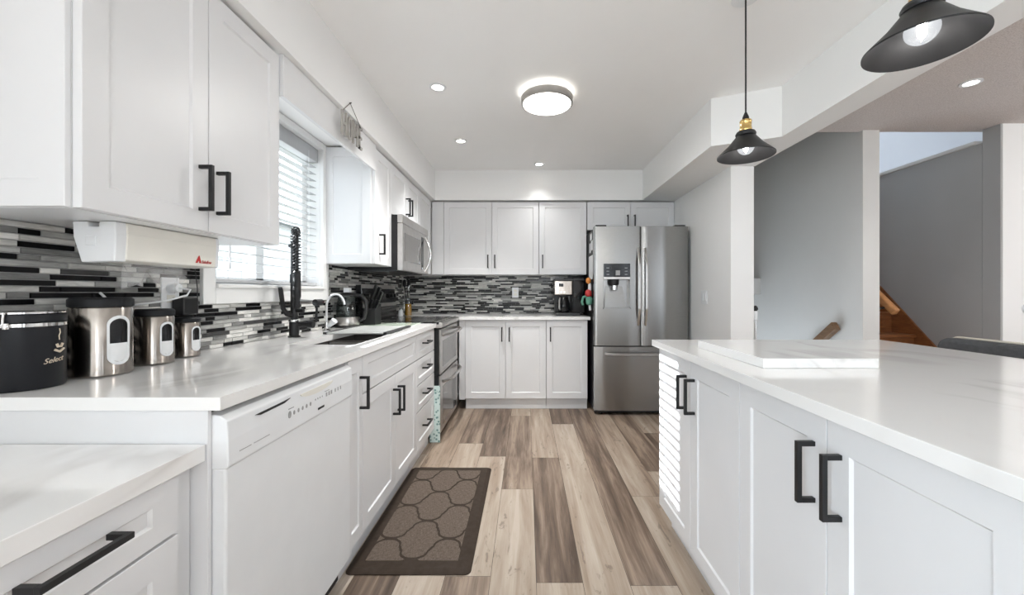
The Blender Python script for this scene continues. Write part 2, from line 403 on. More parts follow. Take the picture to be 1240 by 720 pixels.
# floor: planks with tones
mb = MB(); tones = []
PW = .183; X0 = .039 - 8 * PW
custom = {  # column index (0 = strip centred on the aisle): far-to-near breaks with tone
    0: [(4.5, .62), (2.748, .22), (1.565, .74), (.3, .3), (-1, .7)],
    1: [(4.5, .26), (3.45, .72), (1.30, .68), (.1, .3), (-1, .6)],
    2: [(4.5, .30), (1.55, .75), (.2, .5), (-1, .2)],
    3: [(4.5, .58), (2.227, .70), (.9, .25), (-.5, .7)],
    4: [(4.5, .34), (2.54, .70), (1.0, .6), (-.3, .2)],
    5: [(4.5, .60), (3.23, .25), (1.9, .6), (.2, .7)],
    6: [(4.5, .50), (2.9, .6), (1.5, .3), (.2, .7)],
    -1: [(4.5, .60), (3.68, .42), (2.31, .76), (1.42, .7), (.2, .25)],
    -2: [(4.5, .27), (2.77, .72), (1.60, .30), (.9, .7), (-.6, .3)],
    -3: [(4.5, .30), (3.01, .70), (1.66, .76), (.8, .3), (-.8, .6)],
    -4: [(4.5, .5), (2.6, .3), (1.7, .22), (.6, .7)],
}
def plank_quad(x0, x1, y0, y1, tone):
    g = .0009
    mb.add([(x0 + g, y0 + g, 0), (x1 - g, y0 + g, 0), (x1 - g, y1 - g, 0), (x0 + g, y1 - g, 0)], [(0, 1, 2, 3)])
    tones.append((tone, random.random()))
col = 0; x = X0
k = -8
while x < 5.6:
    far = YB if x < 1.66 else 3.1
    br_ = custom.get(k + 0)
    if br_ is None:
        y = 4.5; br_ = []
        y += random.random() * .8
        while y > -3.2:
            br_.append((y, random.choice([.2, .28, .45, .62, .7, .74]))); y -= random.uniform(.9, 1.3)
    ends = [b for b, _ in br_] + [-3.2]
    for (ys, tn_), ye in zip(br_, ends[1:]):
        y1 = min(ys if ys < 4.4 else far, far); 
        if ye < y1: plank_quad(max(x, XW), min(x + PW, 5.6), max(ye, -3.2), y1, tn_)
    x += PW; k += 1
me_v = mb
fl = me_v.build('floor', plank); fl['kind'] = 'structure'
ca = fl.data.color_attributes.new('tone', 'FLOAT_COLOR', 'CORNER')
for p in fl.data.polygons:
    if p.normal.z < 0: p.flip()
for i, p in enumerate(fl.data.polygons):
    for li in p.loop_indices: ca.data[li].color = (tones[i][0], tones[i][1], 0, 1)
mb = MB(); mb.box(XW, 1.72, -3.2, YB, -.05, -.0015); mb.box(1.72, 5.6, -3.2, 3.1, -.05, -.0015)
struct(mb, 'floor_base', gap_m)

# stairwell
struct(MB().box(2.62, 2.75, 3.10, 5.3, -1.6, 4.3), 'wall_stairwell', grey_wall)
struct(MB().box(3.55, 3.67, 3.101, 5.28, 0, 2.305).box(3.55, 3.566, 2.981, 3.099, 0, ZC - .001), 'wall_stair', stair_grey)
struct(MB().box(3.535, 3.69, 3.14, 5.3, 2.305, 2.335), 'trim_1', grey_wall, bevel=.004)
struct(MB().box(3.567, 5.6, 2.98, 3.10, 0, ZC), 'wall_hall', wall_m)
struct(MB().box(1.72, 4.3, 5.3, 5.4, -1.6, 4.3), 'wall_far', white_wall)
struct(MB().box(4.2, 4.3, 3.14, 5.3, 2.3, 4.3), 'wall_upstairs', white_wall)
struct(MB().box(1.72, 2.62, 4.75, 4.85, -1.6, 4.3), 'wall_basement', grey_wall)
struct(MB().box(1.72, 2.62, 4.45, 4.75, 1.12, 1.30), 'trim_2', grey_wall)
struct(MB().prism([(YB + .12, -1.6), (5.3, -1.6), (5.3, 4.3), (3.14, 4.3), (3.14, ZC + .1), (YB + .12, ZC + .1)], 'x', 1.60, 1.72), 'wall_well', grey_wall)
struct(MB().box(1.60, 4.3, 3.0, 3.14, ZC + .1, 4.3), 'wall_upper', white_wall)
struct(MB().box(1.60, 2.62, 3.1, 4.85, -1.65, -1.6), 'floor_basement', gap_m)
struct(MB().box(1.60, 2.76, 3.0, 3.1, -1.65, -.05), 'wall_landing', grey_wall)
struct(MB().box(2.75, 3.67, 3.1, 5.3, -.05, -.001), 'floor_stair', gap_m)
struct(MB().box(3.67, 4.3, 3.14, 5.3, 2.2, 2.3), 'floor_upstairs', white_wall)
mb = MB(); mb.box(1.6, 2.9, 3.0, 5.4, 4.3, 4.4); mb.box(3.9, 4.3, 3.0, 5.4, 4.3, 4.4); mb.box(2.9, 3.9, 3.0, 4.65, 4.3, 4.4); mb.box(2.9, 3.9, 5.1, 5.4, 4.3, 4.4)
struct(mb, 'ceiling_upstairs', white_wall)

# mosaic backsplash: every strip a small raised tile
TONES = [((.006, .006, .007), 34), ((.07, .07, .07), 9), ((.22, .22, .215), 17), ((.40, .40, .385), 20), ((.58, .575, .55), 18), ((.76, .75, .72), 13)]
TL = [c for c, w in TONES for _ in range(w)]
def mosaic(name, u0, u1, z0, z1, put, holes, parent):
    m = MB(); cols = []
    ph = .0168; z = z0; g = .0016
    while z < z1 - .004:
        zt = min(z + ph - g, z1); u = u0 - random.random() * .1
        while u < u1:
            ln = random.choice([.048, .075, .1, .1, .13, .15]); a, b = max(u, u0), min(u + ln - g, u1); u += ln
            segs = [(a, b)]
            for h0, h1, hz0, hz1 in holes:
                if zt > hz0 and z < hz1:
                    segs = [s for (p, q) in segs for s in ((p, min(q, h0)), (max(p, h1), q)) if s[1] - s[0] > .004]
            c = random.choice(TL)
            for p, q in segs:
                if q - p < .004: continue
                e = .0012
                v = [put(p, 0, z), put(q, 0, z), put(q, 0, zt), put(p, 0, zt), put(p + e, .004, z + e), put(q - e, .004, z + e), put(q - e, .004, zt - e), put(p + e, .004, zt - e)]
                m.add(v, [(4, 5, 6, 7), (0, 1, 5, 4), (1, 2, 6, 5), (2, 3, 7, 6), (3, 0, 4, 7)]); cols += [c] * 5
        z += ph
    o = m.build(name, tile_m, parent, kind='structure')
    ca = o.data.color_attributes.new('tone', 'FLOAT_COLOR', 'CORNER')
    for i, p in enumerate(o.data.polygons):
        for li in p.loop_indices: ca.data[li].color = (*cols[i], 1)
    return o
ZT = .906
cas = (1.60, 2.616)
mb = MB(); mb.box(XW, XW + .004, .89, cas[0], ZT, 1.325); mb.box(XW, XW + .004, cas[0], cas[1], ZT, 1.092); mb.box(XW, XW + .004, cas[1], YB, ZT, 1.325)
struct(mb, 'grout_left', grout, parent=wall_left)
mosaic('mosaic_tiles', .89, YB, ZT, 1.325, lambda u, d, z: (XW + .004 + d, u, z), [(cas[0], cas[1], 1.09, 2)], wall_left)
struct(MB().box(XW + .004, .66, YB - .004, YB, ZT, 1.325), 'grout_back', grout, parent=wall_back)
mosaic('mosaic_tiles', XW + .008, .66, ZT, 1.325, lambda u, d, z: (u, YB - .004 - d, z), [], wall_back)

# window: casing, jambs, sill, sash, glass
mb = MB(); cx0, cx1 = XW, XW + .022
mb.box(cx0, cx1, cas[0], WY0, 1.092, ZS - .004); mb.box(cx0, cx1, WY1, cas[1], 1.092, ZS - .004)
mb.box(cx0, cx1, WY0, WY1, 1.092, WZ0); mb.box(cx0, cx1, WY0, WY1, WZ1, ZS - .004)
win = struct(mb, 'window_1', trim_m, bevel=.003)
mb = MB(); mb.box(XW - .10, XW + .034, WY0, WY1, WZ0 - .004, WZ0 + .012)
struct(mb, 'window_sill', trim_m, bevel=.003, parent=win)
mb = MB(); sx0, sx1 = XW - .13, XW - .09
ym = (WY0 + WY1) / 2
for y0, y1 in ((WY0, WY0 + .045), (WY1 - .045, WY1), (ym - .03, ym + .03)): mb.box(sx0, sx1, y0, y1, WZ0, WZ1)
mb.box(sx0, sx1, WY0, WY1, WZ0, WZ0 + .05); mb.box(sx0, sx1, WY0, WY1, WZ1 - .045, WZ1)
struct(mb, 'window_sash', trim_m, bevel=.003, parent=win)
struct(MB().box(XW - .113, XW - .108, WY0 + .01, WY1 - .01, WZ0 + .01, WZ1 - .01), 'window_pane', clear, parent=win)

# ------------------------------------------------------------------ outside the window
o = MB().box(-30, XW - .2, -20, 30, -.6, -.5).build('ground', lawn_m); o['kind'] = 'structure'
hs = thing('neighbour_house', 'grey brick house with white window seen through the blind slats', 'house', (-9.5, 6, -.5))
MB().box(-16, -9, -1, 16, -.5, 3.6).build('wall', brick_m, hs)
MB().prism([(-8.6, 3.6), (-16.4, 3.6), (-12.5, 5.2)], 'y', -1.4, 16.4).build('roof', roof_m, hs)
for y in (3.2, 7.6, 11.0):
    w_ = MB(); w_.box(-9.0, -8.94, y, y + 1.5, .6, 2.2); f_ = w_.build('window', taupe, hs)
    m_ = MB(); m_.box(-8.96, -8.9, y - .1, y, .5, 2.3); m_.box(-8.96, -8.9, y + 1.5, y + 1.6, .5, 2.3); m_.box(-8.96, -8.9, y, y + 1.5, 2.2, 2.3); m_.box(-8.96, -8.9, y, y + 1.5, .5, .6); m_.box(-8.96, -8.9, y + .72, y + .78, .6, 2.2)
    m_.build('window_frame', trim_m, f_)

# ------------------------------------------------------------------ blind
bl = thing('window_blind', 'white wide slat blind hanging open in the kitchen window', 'blind', (XW - .04, ym, WZ0))
MB().box(XW - .075, XW - .01, WY0 + .005, WY1 - .005, WZ1 - .085, WZ1 - .002).build('headrail', slat_m, bl, bevel=.003)
mb = MB(); z = WZ0 + .075; tilt = math.radians(4); bx = XW - .045
while z < WZ1 - .095:
    dx, dz = .025 * math.cos(tilt), .025 * math.sin(tilt)
    for yy in (0,):
        R = []
        for y in (WY0 + .008, WY1 - .008):
            R.append([(bx - dx, y, z + dz - .0012), (bx, y, z - .0005), (bx + dx, y, z - dz - .0012), (bx + dx, y, z - dz + .0016), (bx, y, z + .0024), (bx - dx, y, z + dz + .0016)])
        mb.rings(R)
    z += .0435
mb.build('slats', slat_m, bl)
MB().box(bx - .027, bx + .027, WY0 + .008, WY1 - .008, WZ0 + .018, WZ0 + .036).build('bottom_rail', slat_m, bl, bevel=.003)
mb = MB()
for y in (WY0 + .12, ym, WY1 - .12):
    for dx in (-.0265, .0265): mb.tube([(bx + dx, y, WZ0 + .03), (bx + dx, y, WZ1 - .05)], .0008, 5)
mb.build('ladder_cords', slat_m, bl)
mb = MB(); mb.tube([(XW + .004, WY0 + .10, WZ1 - .05), (XW + .006, WY0 + .10, 1.245)], .0035, 6); mb.build('tilt_wand', white_plastic, bl)
mb = MB(); mb.tube([(XW + .005, WY1 - .14, WZ1 - .05), (XW + .006, WY1 - .14, 1.415)], .0012, 5); mb.lathe(XW + .006, WY1 - .14, [(.003, 1.42), (.009, 1.385), (.007, 1.375)], 10); mb.build('lift_cord', white_plastic, bl)

# ------------------------------------------------------------------ base cabinets along the window wall
XF = -.70; F = FL(XF); DP = .60
tag(MB().box(XW + .005, XF - .018, .897, .908, 0, .874).build('end_panel', cab, at=(-1.0, .9, 0), bevel=.001), 'white end panel rising behind the low worktop beside the dishwasher', 'panel')
cabinet('narrow_pullout_cabinet', 'narrow white pull-out cabinet between dishwasher and sink cabinet', F, 1.560, 1.70, .1, .872, DP, [('door', 1.562, 1.699, .108, .87, ('v', 1.672, .72))], toe=.045)
cabinet('sink_cabinet', 'white sink cabinet with a false front over two doors', F, 1.701, 2.537, .1, .872, DP,
        [('drawer_front', 1.701, 2.537, .708, .87, None), ('door', 1.701, 2.125, .108, .705, ('v', 2.09, .567)), ('door', 2.125, 2.537, .108, .705, ('v', 2.165, .567))], toe=.045, body_top=.62)
cabinet('drawer_cabinet', 'white four drawer cabinet beside the stove', F, 2.538, 3.02, .1, .872, DP,
        [('drawer', 2.538, 3.02, z0, z1, ('h', 2.742, (z0 + z1) / 2 + .012)) for z0, z1 in ((.708, .87), (.54, .705), (.368, .537), (.108, .365))], toe=.045)

# worktop with sink cut-out
SX0, SX1, SY0, SY1 = -1.085, -.775, 1.80, 2.515
mb = MB(); cx0, cx1, cy0, cy1 = XW + .010, -.686, .892, 3.032
for q in ((cx0, SX0, cy0, cy1), (SX1, cx1, cy0, cy1), (SX0, SX1, cy0, SY0), (SX0, SX1, SY1, cy1)): pass
def ringtop(z):
    return [[(cx0, cy0, z), (cx1, cy0, z), (cx1, cy1, z), (cx0, cy1, z)], [(SX0, SY0, z), (SX1, SY0, z), (SX1, SY1, z), (SX0, SY1, z)]]
tz, bz = .905, .875
v = ringtop(tz)[0] + ringtop(tz)[1] + ringtop(bz)[0] + ringtop(bz)[1]
f = []
for i in range(4):
    j = (i + 1) % 4
    f += [(i, j, 4 + j, 4 + i), (8 + i, 8 + j, 12 + j, 12 + i), (i, j, 8 + j, 8 + i), (4 + i, 4 + j, 12 + j, 12 + i)]
mb.add(v, f)
tag(mb.build('worktop', quartz, at=(-1, 2, .875), bevel=.0012), 'long white veined quartz worktop around the sink', 'worktop')

# sink
sk = thing('double_sink', 'dark double bowl sink set under the quartz by the window', 'sink', (-.93, 2.2, .66))
def bowl(y0, y1, zt, zb=.68):
    m = MB(); x0, x1 = SX0 - .004, SX1 + .004
    def R(i, z): return [(x0 + i, y0 + i, z), (x1 - i, y0 + i, z), (x1 - i, y1 - i, z), (x0 + i, y1 - i, z)]
    m.rings([R(-.012, zt), R(0, zt), R(.012, zb + .01), R(.03, zb)], caps=False)
    m.add(R(.03, zb), [(0, 1, 2, 3)])
    m.rings([R(-.012, zt), R(-.002, zb - .006)], caps=False); m.add(R(-.002, zb - .006), [(0, 1, 2, 3)])
    return m
bowl(SY0 - .004, 2.185, .873).build('bowl', sink_m, sk, smooth=40)
bowl(2.205, SY1 + .004, .873).build('bowl', sink_m, sk, smooth=40)
MB().box(SX0, SX1, 2.184, 2.206, .70, .868).build('divider', steel_lite, sk, bevel=.004)
for yy in (2.0, 2.4): MB().lathe(-.93, yy, [(.04, .6805), (.04, .684), (.03, .684), (.025, .682)], 20).build('drain', steel_lite, sk, smooth=40)

# roll-up rack over the sink, glass board
rk = thing('roll_up_drying_rack', 'grey roll-up drying rack laid over the far sink bowl', 'drying rack', (-.95, 2.42, .906))
mb = MB(); y = 2.235
while y < 2.69:
    mb.tube([(-1.125, y, .911), (-.792, y, .911)], .0042, 6); y += .0105
mb.build('rods', rack_m, rk)
for x in (-.792, -1.13): MB().box(x - .010, x + .010, 2.228, 2.695, .9055, .918).build('silicone_edge', black_plastic, rk, bevel=.002)
tag(MB().box(-1.185, -.80, 2.715, 3.015, .9055, .912).build('glass_board', green_glass, at=(-.99, 2.86, .905), bevel=.002), 'pale green glass cutting board at the stove end of the worktop', 'cutting board')

# ------------------------------------------------------------------ dishwasher
dw = thing('dishwasher', 'white dishwasher with push button panel under the quartz worktop', 'dishwasher', (-1, 1.22, 0))
MB().box(-1.28, -.735, .912, 1.552, .02, .852).build('tub', dark_side, dw)
MB().box(-1.2, -.75, .915, 1.55, 0, .10).build('kick_plate', white_plastic, dw)
MB().box(-.735, -.688, .911, 1.555, .105, .738).build('door', white_plastic, dw, bevel=.006, seg=3)
# control panel profile (x,z): bulges out, slopes back on top
mb = MB(); mb.prism([(-.735, .735), (-.686, .735), (-.681, .741), (-.681, .800), (-.684, .846), (-.700, .858), (-.735, .862)], 'y', .909, 1.557)
cp = mb.build('control_panel', white_plastic, dw, bevel=.003)
MB().prism([(1.0, .832), (1.02, .827), (1.12, .829), (1.15, .836), (1.12, .8345), (1.02, .8325)], 'x', -.6835, -.6805).build('vent', dark_side, cp)
MB().prism([(1.20 + .1 * (1 - math.cos(math.pi * i / 12)), .832 - .018 * math.sin(math.pi * i / 12)) for i in range(13)], 'x', -.6845, -.6803).build('latch_recess', cream_plastic, cp)
for i in range(6):
    y = 1.145 + i * .022; r = .0075 if i == 0 else .0045
    MB().rings([[(xx, y + r * math.cos(a * math.pi / 6), .789 + 1.4 * r * math.sin(a * math.pi / 6)) for a in range(12)] for xx in (-.6815, -.6803)]).build('button', taupe, cp)
for i in range(6): MB().box(-.6815, -.6802, *((1.352 + i * .017, 1.360 + i * .017, .787, .800) if i < 3 else (1.415 + (i - 3) * .020, 1.420 + (i - 3) * .020, .787, .799))).build('button', taupe, cp)
for i in range(4): MB().box(-.6815, -.6803, 1.283 + i * .014, 1.287 + i * .014, .792, .797).build('indicator', taupe, cp)
for y0, y1, z0, z1 in ((1.14, 1.165, .8045, .8065), (1.345, 1.375, .8045, .8065), (.945, .985, .7635, .765), (.995, 1.055, .7635, .765)): MB().box(-.6815, -.6803, y0, y1, z0, z1).build('printed_line', taupe, cp)
MB().box(-.6815, -.6802, 1.30, 1.34, .756, .763).build('badge', dark_side, cp)

# ------------------------------------------------------------------ low desk worktop at the camera end
tag(MB().box(XW + .005, -.72, -.5, .893, .763, .80).build('low_worktop', quartz, at=(-1, .3, .763), bevel=.0015), 'lower white quartz desk top in front of the end panel', 'worktop')
FD = FL(-.735)
cabinet('desk_drawer_cabinet', 'white drawer cabinet under the lower desk top', FD, .40, .842, .1, .762, .56,
        [('drawer', .40, .842, .636, .758, ('h', .637, .712)), ('drawer', .40, .842, .37, .633, ('h', .637, .56)), ('drawer', .40, .842, .108, .367, ('h', .637, .30))], toe=.05)
tag(MB().box(XW + .01, -.757, .845, .895, 0, .762).build('filler_panel', cab, at=(-1, .87, 0), bevel=.001), 'white filler post between desk drawers and end panel', 'panel')

# ------------------------------------------------------------------ upper cabinets on the window wall
XU = -.985; FU = FL(XU); UB, UT = 1.327, 2.083; UD = .33
UC = [(.867, 1.589)]
def side_panel(F2, u0, u1, z0, z1, parent):
    shaker(F2, u0, u1, z0, z1, t=.012, rec=.005).build('side_panel', cab, parent)
t = cabinet('wall_cabinet', 'white two door wall cabinet above the canisters', FU, .880, 1.589, UB, UT, UD,
        [('door', .880, 1.2345, UB, UT, ('v', 1.200, 1.455)), ('door', 1.2345, 1.589, UB, UT, ('v', 1.268, 1.455))])
side_panel(FB(.868), XW + .004, XU - .021, UB, UT, t)
t = cabinet('wall_cabinet', 'white single door wall cabinet between window and microwave', FU, 2.590, 2.905, UB, UT, UD,
        [('door', 2.590, 2.905, UB, UT, ('v', 2.665, 1.462))])
side_panel(FB(2.578), XW + .004, XU - .021, UB, UT, t)
cabinet('wall_cabinet', 'short white two door cabinet above the microwave', FU, 2.906, 3.666, 1.715, UT, UD,
        [('door', 2.906, 3.286, 1.715, UT, ('v', 3.250, 1.84)), ('door', 3.286, 3.666, 1.715, UT, ('v', 3.320, 1.84))])
YU = 4.145; FUB = FB(YU)
cabinet('wall_cabinet', 'white corner wall cabinet beyond the microwave', FU, 3.667, YU - .002, UB, UT, UD, [('door', 3.667, 4.10, UB, UT, None)])
# upper cabinets on the back wall
tag(MB().box(XU, -.862, YU - .004, YU + .02, UB, UT).build('corner_filler', cab, at=(-.92, YU, UB), bevel=.001), 'narrow white filler strip in the corner of the wall cabinets', 'panel')
cabinet('wall_cabinet', 'white two door wall cabinet in the middle of the back wall', FUB, -.86, .129, UB, UT, UD - .006,
        [('door', -.86, -.363, UB, UT, ('v', -.40, 1.462)), ('door', -.363, .129, UB, UT, ('v', -.328, 1.462))])
cabinet('wall_cabinet', 'white single door wall cabinet over the coffee maker', FUB, .13, .626, UB, UT, UD - .006, [('door', .13, .626, UB, UT, ('v', .167, 1.462))])
cabinet('wall_cabinet', 'shallow white two door cabinet above the refrigerator', FUB, .632, 1.540, 1.79, UT, UD - .006,
        [('door', .632, 1.086, 1.79, UT, ('v', 1.05, 1.875)), ('door', 1.086, 1.540, 1.79, UT, ('v', 1.122, 1.875))])
# valance over the window
tag(MB().box(-.992, -.972, 1.592, 2.574, 1.925, ZS - .001).build('valance_board', cab, at=(-.98, 2.08, 1.925), bevel=.001), 'white valance board spanning above the window between wall cabinets', 'valance')

# HOME sign hanging from a nail on the soffit
sg = thing('home_sign', 'greige cut-out HOME letter sign hanging on wire above the window', 'sign', (-.940, 2.145, 1.95))
mb = MB(); y0, zt, zb = 2.022, 2.072, 1.948; xs = (-.944, -.934); st = .013
def bx(a, b, c, d): mb.box(xs[0], xs[1], y0 + a, y0 + b, zb + c, zb + d)
H = zt - zb
bx(0, st, 0, H); bx(.042, .042 + st, 0, H); bx(st, .042, H / 2 - .007, H / 2 + .007)                    # H
mb_o = [(y0 + .092 + .026 * math.cos(a), zb + H / 2 + H / 2 * math.sin(a)) for a in [2 * math.pi * i / 24 for i in range(24)]]
mi = [(y0 + .092 + .0135 * math.cos(a), zb + H / 2 + (H / 2 - .013) * math.sin(a)) for a in [2 * math.pi * i / 24 for i in range(24)]]
mb.rings([[(xs[0], *p) for p in mb_o], [(xs[1], *p) for p in mb_o], [(xs[1], *p) for p in mi], [(xs[0], *p) for p in mi], [(xs[0], *p) for p in mb_o]], caps=False)  # O
m0 = .128
bx(m0, m0 + st, 0, H); bx(m0 + .053, m0 + .053 + st, 0, H)                                                  # M
for s_ in (0, 1):
    p = [(y0 + m0 + st + .0, zt), (y0 + m0 + .033, zb + .035), (y0 + m0 + .033, zb + .06), (y0 + m0 + st, zt - .0)]
    q = [(y0 + m0 + (.004 if not s_ else .062), zt), (y0 + m0 + (.014 if not s_ else .052), zt), (y0 + m0 + .038 - .010 * s_ + .0, zb + .04), (y0 + m0 + .028 + .010 * s_, zb + .04)]
    mb.prism(q, 'x', *xs)
bx(.205, .205 + st, 0, H); bx(.205, .247, 0, .014); bx(.205, .247, H - .014, H); bx(.205, .240, H / 2 - .007, H / 2 + .007)   # E
mb.build('letters', sign_m, sg)
mb = MB(); mb.tube([(-.939, 2.027, 2.066), (-.941, 2.125, 2.15)], .0017, 6); mb.tube([(-.941, 2.125, 2.15), (-.939, 2.263, 2.068)], .0017, 6); mb.build('wire', wire_m, sg)
MB().tube([(-.946, 2.125, 2.15), (-.934, 2.125, 2.152)], .003, 8).build('nail', black_metal, sg)

# ------------------------------------------------------------------ microwave
mw = thing('microwave', 'stainless microwave mounted between the wall cabinets above the stove', 'microwave', (-1.1, 3.286, 1.30))
MB().box(XW + .012, -.945, 2.909, 3.663, 1.305, 1.71).build('case', dark_side, mw)
FM = FL(-.905)
mb = MB(); mb.fbox(FM, 2.909, 3.663, -.039, 0, 1.302, 1.648); dr = mb.build('door', steel_lite, mw, bevel=.004)
MB().fbox(FM, 2.909, 3.663, -.039, -.001, 1.651, 1.712).build('vent_grille', steel_lite, mw, bevel=.003)
MB().fbox(FM, 2.955, 3.40, -.01, .0015, 1.375, 1.585).build('window', oven_glass, dr, bevel=.002)
MB().fbox(FM, 3.425, 3.50, -.01, .0015, 1.34, 1.62).build('keypad', black_glass, dr, bevel=.002)
pts = [FM(3.53, .004 + .05 * math.sin(math.pi * i / 12), 1.325 + .30 * i / 12) for i in range(13)]
MB().tube(pts, .011, 10).build('handle', chrome, dr, smooth=50)
mb = MB(); mb.fbox(FM, 2.93, 3.64, -.36, -.05, 1.296, 1.305); mb.build('underside', black_plastic, mw)

# ------------------------------------------------------------------ stove
rg = thing('double_oven_stove', 'stainless double oven electric stove with black sides in the corner', 'stove', (-1.0, 3.42, 0))
RY0, RY1, RX = 3.040, 3.800, -.658
MB().box(-1.29, -.70, RY0, RY1, .02, .895).build('body', dark_side, rg)
MB().box(-1.30, -.668, RY0 - .001, RY1 + .001, .895, .914).build('cooktop', black_glass, rg, bevel=.003)
MB().prism([(-.70, .868), (-.652, .868), (-.640, .885), (-.645, .910), (-.70, .916)], 'y', RY0, RY1).build('front_trim', steel_lite, rg, bevel=.002)
for (x, y, r) in ((-.85, 3.22, .095), (-.85, 3.62, .08), (-1.13, 3.22, .07), (-1.13, 3.62, .09)):
    MB().lathe(x, y, [(r, .9142), (r, .9148), (r - .003, .9148), (r - .003, .9142)], 32, caps=False).build('burner_ring', taupe, rg)
FG = FL(RX)
def oven(z0, z1, name):
    m = MB(); m.fbox(FG, RY0 + .004, RY1 - .004, -.013, 0, z0, z1); d = m.build(name, steel_lite, rg, bevel=.005)
    MB().fbox(FG, RY0, RY1, -.042, -.0135, z0 - .004, z1 + .004).build('door_frame', dark_side, d)
    MB().fbox(FG, RY0 + .09, RY1 - .09, -.01, .0015, z0 + .045, z1 - .095).build('window', oven_glass, d, bevel=.002)
    pts = []
    for i in range(15):
        s = i / 14; pts.append(FG(RY0 + .04 + s * .68, .012 + .052 * min(1, math.sin(math.pi * s) * 1.9), z1 - .045 - .0 * s))
    MB().tube(pts, .012, 10).build('handle', steel_lite, d, smooth=50)
    return d
oven(.512, .858, 'oven_door'); oven(.06, .500, 'oven_door')
MB().box(-.74, -.69, RY0 + .01, RY1 - .01, .01, .06).build('kick_plate', dark_side, rg)
mb = MB(); mb.prism([(-1.305, .914), (-1.235, .914), (-1.262, 1.20), (-1.305, 1.20)], 'y', RY0, RY1); bgd = mb.build('backguard', black_glass, rg, bevel=.003)
MB().prism([(-1.2635, 1.172), (-1.2555, 1.172), (-1.2575, 1.205), (-1.3055, 1.205), (-1.3055, 1.2005), (-1.2635, 1.2005)], 'y', RY0, RY1).build('backguard_trim', steel_lite, bgd)
MB().prism([(-1.255, 1.02), (-1.2415, 1.02), (-1.2445, 1.05), (-1.255, 1.05)], 'y', RY0, RY1).build('backguard_trim', steel_lite, bgd)
for y in (3.11, 3.19, 3.65, 3.73): MB().tube([(-1.255, y, 1.11), (-1.222, y, 1.114)], .019, 16).build('knob', black_plastic, bgd, smooth=40)

# teal patterned board standing at the stove's side
tag(MB().box(-.735, -.657, 3.023, 3.034, .002, .43).build('patterned_board', teal, at=(-.69, 3.03, 0), bevel=.001), 'teal patterned board stood upright between drawer cabinet and stove', 'board')

# ------------------------------------------------------------------ back base run
YF = 3.87; FK = FB(YF)
BW = dict(toe=.045)
tag(MB().box(-.655, -.598, YF - .002, YF + .03, .1, .872).build('base_filler', cab, at=(-.63, YF, .1), bevel=.001), 'narrow white filler strip beside the stove under the back worktop', 'panel')
cabinet('base_cabinet', 'white two door base cabinet next to the stove', FK, -.597, .192, .1, .872, .575,
        [('door', -.597, -.203, .108, .87, ('v', -.238, .735)), ('door', -.203, .192, .108, .87, ('v', -.166, .735))], **BW)
cabinet('base_cabinet', 'white single door base cabinet next to the refrigerator', FK, .193, .596, .1, .872, .575, [('door', .193, .594, .108, .87, ('v', .232, .735))], **BW)
tag(MB().box(XW + .010, .617, 3.842, YB - .009, .875, .905).build('worktop', quartz, at=(-.3, 4.1, .875), bevel=.0012), 'white quartz worktop along the back wall under the coffee maker', 'worktop')

# ------------------------------------------------------------------ refrigerator
fr = thing('refrigerator', 'stainless french door refrigerator with an ice and water dispenser', 'refrigerator', (1.065, 4.05, 0))
FX0, FX1, FYF = .628, 1.506, 3.700; FF = FB(FYF)
MB().box(FX0 + .006, FX1 - .006, FYF + .066, 4.44, .03, 1.745).build('body', dark_side, fr, bevel=.003)
mid = (FX0 + FX1) / 2 - .003
def curved_door(u0, u1, z0, z1, bow=.012, n=14):
    m = MB(); R = []
    for i in range(n + 1):
        u = u0 + (u1 - u0) * i / n; s = (u - FX0) / (FX1 - FX0)
        e = min((u - u0), (u1 - u)); edge = -.010 * max(0, 1 - e / .018) ** 2 if e < .018 else 0
        d = bow * (1 - (2 * s - 1) ** 2) + edge
        R.append((u, d))
    poly = [(u, FYF - d) for u, d in R] + [(u1, FYF + .06), (u0, FYF + .06)]
    m.prism(poly, 'z', z0, z1); return m
DZ0 = .640
ld = curved_door(FX0, mid - .003, DZ0 + .007, 1.755)
# left door carries the dispenser: cut a recess by building the door as pieces round the opening
DX0, DX1, DZa, DZb = .712, .966, .988, 1.408
dl = MB()
def strip(u0, u1, z0, z1):
    n = 8; R = []
    for i in range(n + 1):
        u = u0 + (u1 - u0) * i / n; s = (u - FX0) / (FX1 - FX0)
        e = min(u - FX0, (mid - .003) - u); edge = -.010 * max(0, 1 - e / .018) ** 2 if e < .018 else 0
        R.append((u, FYF - (.012 * (1 - (2 * s - 1) ** 2) + edge)))
    dl.prism(R + [(u1, FYF + .06), (u0, FYF + .06)], 'z', z0, z1)
strip(FX0, DX0, DZ0 + .007, 1.755); strip(DX1, mid - .003, DZ0 + .007, 1.755)
strip(DX0, DX1, DZ0 + .007, DZa); strip(DX0, DX1, DZb, 1.755)
door_l = dl.build('door', steel, fr, smooth=30)
door_r = curved_door(mid + .003, FX1, DZ0 + .007, 1.755).build('door', steel, fr, smooth=30)
drw = curved_door(FX0, FX1, .045, DZ0 - .003).build('freezer_drawer', steel, fr, smooth=30)
MB().box(FX0 + .01, FX1 - .01, FYF + .02, FYF + .07, .02, .05).build('kick_grille', black_plastic, fr)
for x in (FX0 + .07, FX1 - .07): MB().lathe(x, FYF + .06, [(.02, .0), (.02, .03)], 14).build('foot', black_plastic, fr, smooth=40)
mb = MB(); mb.box(FX0 + .02, FX0 + .12, FYF + .02, FYF + .14, 1.755, 1.772); mb.box(FX1 - .12, FX1 - .02, FYF + .02, FYF + .14, 1.755, 1.772); mb.build('hinge_covers', dark_side, fr, bevel=.004)
